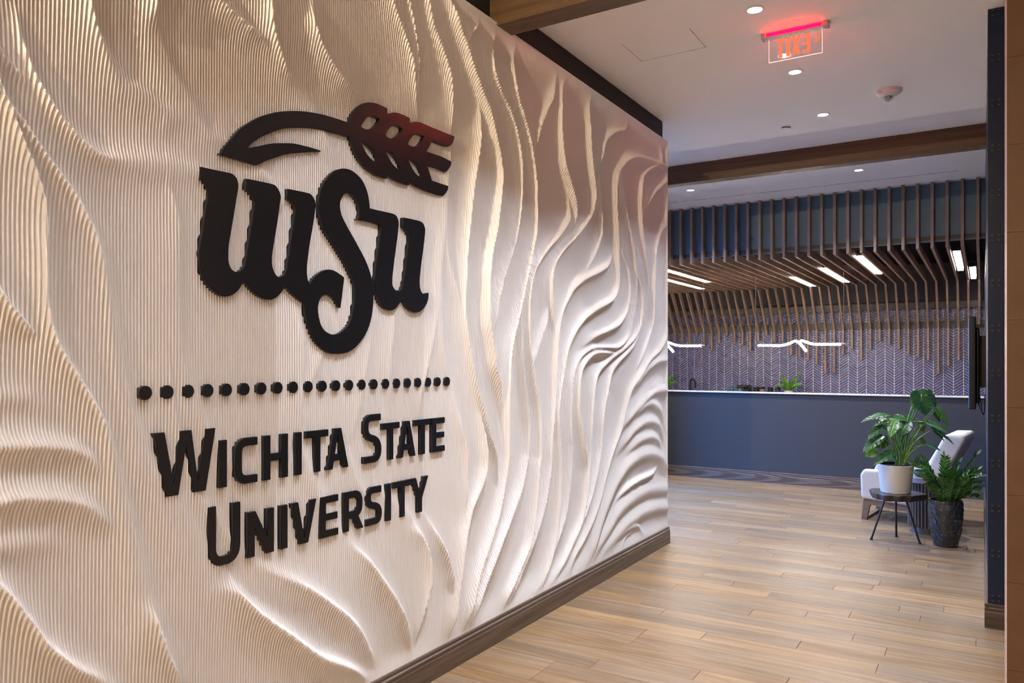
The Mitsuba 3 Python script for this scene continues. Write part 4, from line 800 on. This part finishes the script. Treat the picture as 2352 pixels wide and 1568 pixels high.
# split-leaf plant in the white pot: pot centre and unit of 1 px of the study = 0.000626 m
k = thing('potted_monstera', 'tall split-leaf monstera in a white bucket pot on the stool', 'potted plant')
pc = np.array([sx, sy, 0.402])
put(k + '__pot', lathe([(0, 0.402), (0.110, 0.402), (0.114, 0.406), (0.139, 0.630), (0.139, 0.636), (0.132, 0.637), (0.130, 0.61), (0, 0.61)], sx, sy, 72), M_POT, 35)
put(k + '__rim', lathe([(0.1305, 0.612), (0.1318, 0.642), (0.1285, 0.642), (0.127, 0.612)], sx, sy, 72), M_BLACK, 35)
put(k + '__soil', lathe([(0, 0.615), (0.128, 0.615), (0.128, 0.618), (0, 0.622)], sx, sy, 40), M_SOIL)
q = 0.000626
def at(px, py, t=0.0): return W((sx, sy, 0.631), (px - 612) * q, t, (1070 - py) * q)
ML = [  # attach, tip (study pixels), depth of attach and tip towards the viewer, width px, normal (right, toward, up), slits, bright
    ((905, 100, .02), (960, 375, .10), 330, (0.0, 0.9, 0.45), 4, 0), ((1050, 95, .0), (1165, 300, .03), 170, (0.5, 0.8, 0.5), 3, 0), ((890, 110, .0), (825, 325, .06), 150, (-0.5, 0.7, 0.5), 2, 0),
    ((1010, 90, -.05), (1280, 275, -.06), 120, (0.2, 0.4, 0.9), 2, 0), ((1140, 320, .02), (1300, 530, .06), 215, (0.4, 0.75, 0.5), 3, 1), ((1120, 330, .0), (1180, 480, .05), 110, (0.2, 0.8, 0.4), 0, 0),
    ((1000, 500, .03), (1320, 600, .06), 190, (0.0, 0.45, 0.9), 3, 1), ((1070, 585, .05), (1345, 745, .10), 115, (0.1, 0.5, 0.85), 2, 0), ((1050, 590, .06), (1190, 715, .11), 70, (0.0, 0.6, 0.8), 0, 0),
    ((985, 790, .04), (1160, 840, .08), 95, (0.0, 0.5, 0.9), 0, 0), ((985, 790, .02), (925, 695, .02), 65, (-0.7, 0.5, 0.3), 0, 0),
    ((470, 405, .03), (95, 425, .08), 150, (-0.1, 0.25, 0.95), 4, 0), ((340, 420, .0), (555, 350, -.04), 110, (0.0, 0.3, 0.95), 2, 0), ((560, 480, .06), (425, 650, .14), 150, (-0.4, 0.6, 0.7), 2, 1),
    ((590, 470, .0), (300, 505, .02), 130, (-0.1, 0.3, 0.95), 3, 1), ((750, 500, .02), (610, 660, .07), 190, (-0.6, 0.7, 0.3), 2, 0), ((770, 480, .0), (612, 425, -.02), 130, (-0.2, 0.3, 0.9), 2, 0),
    ((800, 470, -.02), (835, 385, -.06), 120, (0.1, 0.5, 0.85), 0, 0), ((820, 480, .0), (1030, 465, .02), 110, (0.0, 0.35, 0.9), 2, 0), ((420, 545, .02), (180, 670, .08), 150, (-0.2, 0.4, 0.9), 3, 0),
    ((400, 690, .03), (105, 830, .10), 165, (-0.2, 0.55, 0.8), 3, 0), ((520, 740, -.03), (335, 825, -.02), 200, (0.1, 0.85, -0.3), 2, 1), ((545, 890, .05), (240, 1000, .12), 150, (-0.1, 0.55, 0.8), 3, 0),
    ((400, 870, -.05), (250, 960, -.06), 150, (-0.3, 0.8, 0.3), 0, 1), ((960, 470, -.02), (955, 635, .02), 110, (-0.7, 0.6, 0.2), 0, 0), ((640, 500, -.05), (470, 440, -.10), 160, (0.0, 0.4, 0.9), 3, 0),
    ((700, 470, -.08), (880, 400, -.16), 170, (0.1, 0.4, 0.9), 3, 0), ((760, 1060, .09), (875, 1055, .13), 60, (0, 0.3, 0.95), 0, 1)]
for i, (a, b, w, nr, sl_, br) in enumerate(ML):
    n = W((0, 0, 0), *nr)
    lf = leaf_surface(at(*a), at(*b), w * q, n, 0.20, 0.16, sl_, i)
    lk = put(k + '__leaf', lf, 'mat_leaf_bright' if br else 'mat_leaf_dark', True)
    A0, B0 = at(680 + (i % 7 - 3) * 12, 1085, 0.02 * ((i % 5) - 2)), at(*a)
    mid = A0 * 0.45 + B0 * 0.55 + W((0, 0, 0), (a[0] - 680) * q * -0.10, 0.0, 0.03)
    sp = smooth_path([A0, mid, B0], 0.02)
    put(k + '__stem', tube(sp, np.linspace(0.0075, 0.0032, len(sp)), 7), 'mat_stem', True)

def zz_frond(base, tip, sag, nleaf, ll, lw, rg):
    """One frond: a tapering stalk with paired glossy leaflets, one mesh."""
    base, tip = np.array(base), np.array(tip); mid = base * 0.5 + tip * 0.5 + np.array([0, 0, sag])
    sp = smooth_path([base, mid, tip], 0.012); ms = [tube(sp, np.linspace(0.0065, 0.0022, len(sp)), 6)]
    roll = rg.uniform(-0.9, 0.9)
    for i in range(nleaf):
        f = 0.22 + 0.78 * i / (nleaf - 1); j = min(int(f * (len(sp) - 1)), len(sp) - 2); c = sp[j]; t = sp[j + 1] - sp[j]; t /= np.linalg.norm(t)
        side = np.cross(t, [0, 0, 1.0]); side /= np.linalg.norm(side) + 1e-9; up = np.cross(side, t); side, up = side * math.cos(roll) + up * math.sin(roll), up * math.cos(roll) - side * math.sin(roll)
        for sd in (-1, 1):
            dirn = t * 0.62 + side * sd * rg.uniform(0.65, 0.95) + up * rg.uniform(0.15, 0.5); dirn /= np.linalg.norm(dirn)
            L = ll * (0.72 + 0.4 * math.sin(math.pi * f * 0.9)) * rg.uniform(0.85, 1.1)
            ms.append(leaf_surface(c, c + dirn * L, lw * L / ll, up + side * sd * -0.5, 0.1, 0.25))
    tipd = sp[-1] - sp[-3]; tipd /= np.linalg.norm(tipd); ms.append(leaf_surface(sp[-1], sp[-1] + tipd * ll * 0.8, lw * 0.8, [0, -0.4, 1.0]))
    return cat(ms)

k = thing('potted_zz_plant', 'glossy leafy plant in a tall charcoal planter with faceted honeycomb relief', 'potted plant')
zx, zy = -0.257, 7.165
def planter():
    nz, nt = 130, 240
    zz = np.linspace(0, 0.372, nz); th = np.linspace(0, 2 * np.pi, nt + 1)[:-1]
    R = np.interp(zz, [0, 0.04, 0.12, 0.22, 0.30, 0.372], [0.083, 0.093, 0.110, 0.122, 0.125, 0.121])
    TH, ZZ = np.meshgrid(th, zz); RR = np.repeat(R[:, None], nt, 1)
    # hexagon cells on the unrolled wall
    ncol = 18; cw = 2 * np.pi / ncol; rh = 0.041
    best, tilt = np.full(TH.shape, 9.0), np.zeros(TH.shape)
    rg = np.random.default_rng(3); tl = rg.uniform(-1, 1, (40, ncol, 3))
    for r in range(-1, 11):
        for c in range(-1, ncol + 1):
            for off in (0,):
                ct = (c + 0.5 * (r % 2)) * cw; cz = r * rh
                dt = (TH - ct + np.pi) % (2 * np.pi) - np.pi
                dx, dz = dt / cw * 0.040, (ZZ - cz)
                d = np.sqrt(dx * dx + dz * dz * 0.9); m = d < best
                best = np.where(m, d, best)
                a = tl[r % 40, c % ncol]; tilt = np.where(m, (a[0] * dx + (0.55 + 0.5 * a[1]) * dz) * 0.20 + 0.0008 * a[2], tilt)
    fade = np.clip((0.372 - ZZ) / 0.012, 0, 1) * np.clip(ZZ / 0.01, 0, 1)
    RR = RR + (tilt + 0.0015) * fade
    V = np.stack([zx + RR * np.cos(TH), zy + RR * np.sin(TH), ZZ], -1).reshape(-1, 3)
    F = []
    i, j = np.meshgrid(np.arange(nz - 1), np.arange(nt), indexing='ij'); k2 = (j + 1) % nt
    qd = np.stack([i * nt + j, i * nt + k2, (i + 1) * nt + k2, (i + 1) * nt + j], -1).reshape(-1, 4)
    F = np.vstack([qd[:, [0, 1, 2]], qd[:, [0, 2, 3]]])
    return trimesh.Trimesh(V, F, process=False)
put(k + '__planter', planter(), M_PLANTER, 22)
put(k + '__rim', lathe([(0.121, 0.371), (0.1212, 0.374), (0.112, 0.374), (0.110, 0.33), (0, 0.33)], zx, zy, 60), M_PLANTER, 30)
put(k + '__soil', lathe([(0, 0.338), (0.110, 0.338), (0.110, 0.331), (0, 0.331)], zx, zy, 40), M_SOIL)
zq = 0.000672
def zat(px, py, t=0.0): return W((zx, zy, 0.372), (px - 485) * zq, t, (855 - py) * zq)
rg = random.Random(5)
ZF = [((440, 850, .02), (25, 520, .12), .05), ((430, 850, -.02), (90, 375, .02), .05), ((450, 850, -.03), (255, 345, -.08), .03), ((470, 850, .0), (425, 380, .06), .02), ((500, 850, -.03), (515, 350, -.06), .02), ((520, 850, -.02), (640, 400, .02), .02),
      ((540, 850, .0), (850, 305, .02), .03), ((550, 850, .03), (765, 470, .12), .03), ((560, 850, .0), (890, 560, .03), .06), ((560, 850, .04), (770, 690, .16), .05), ((545, 850, .05), (740, 790, .14), .04), ((430, 850, .05), (300, 560, .18), .04),
      ((470, 850, .06), (430, 600, .20), .03), ((520, 850, .06), (600, 560, .20), .03), ((450, 850, .03), (180, 600, .15), .05), ((500, 850, .04), (520, 480, .12), .02), ((540, 850, -.04), (760, 600, -.12), .04), ((550, 850, .02), (860, 640, .05), .07), ((545, 850, .03), (700, 520, .10), .04), ((440, 850, .03), (130, 450, .10), .06), ((470, 850, .02), (350, 520, .14), .04), ((530, 850, .02), (690, 640, .12), .05), ((450, 850, .02), (240, 640, .08), .05), ((440, 850, -.05), (330, 480, -.14), .04)]
for a, b, sag in ZF:
    put(k + '__frond', zz_frond(zat(*a) - np.array([0, 0, 0.03]), zat(*b), sag, 11, 0.066, 0.026, rg), 'mat_leaf_zz', 50)
k = thing('glass_knob', 'small clear glass ball on the floor against the charcoal planter', 'glass ball')
gb = trimesh.creation.icosphere(3, 0.017); gb.apply_translation([-0.118, 7.085, 0.0172]); put(k, gb, 'mat_clear', True)

def bar_plant(cx, cy, label):
    k = thing('bar_plant', label, 'potted plant', 'leafy plants on the back counter')
    put(k + '__pot', lathe([(0, 0.90), (0.06, 0.90), (0.075, 0.985), (0.068, 0.985), (0.06, 0.97), (0, 0.97)], cx, cy, 32), M_POT, 35)
    for (r, t, u, sg) in ((0.20, .02, .30, .02), (0.13, -.06, .22, .02), (0.20, .05, .12, .03), (-0.12, .02, .24, .02), (-0.20, .04, .10, .03), (0.03, .10, .17, .02), (-0.06, -.08, .22, .02), (0.10, .12, .10, .03), (-0.14, .12, .14, .03)):
        put(k + '__frond', zz_frond(W((cx, cy, 0.955), r * 0.05, t * 0.1, 0), W((cx, cy, 0.975), r, t, u), sg, 7, 0.062, 0.030, rg), 'mat_leaf_bright', 50)
bar_plant(-2.90, 14.0, 'green leafy plant in the middle of the back counter')
bar_plant(-5.17, 14.0, 'green leafy plant at the left end of the back counter by the carved wall')
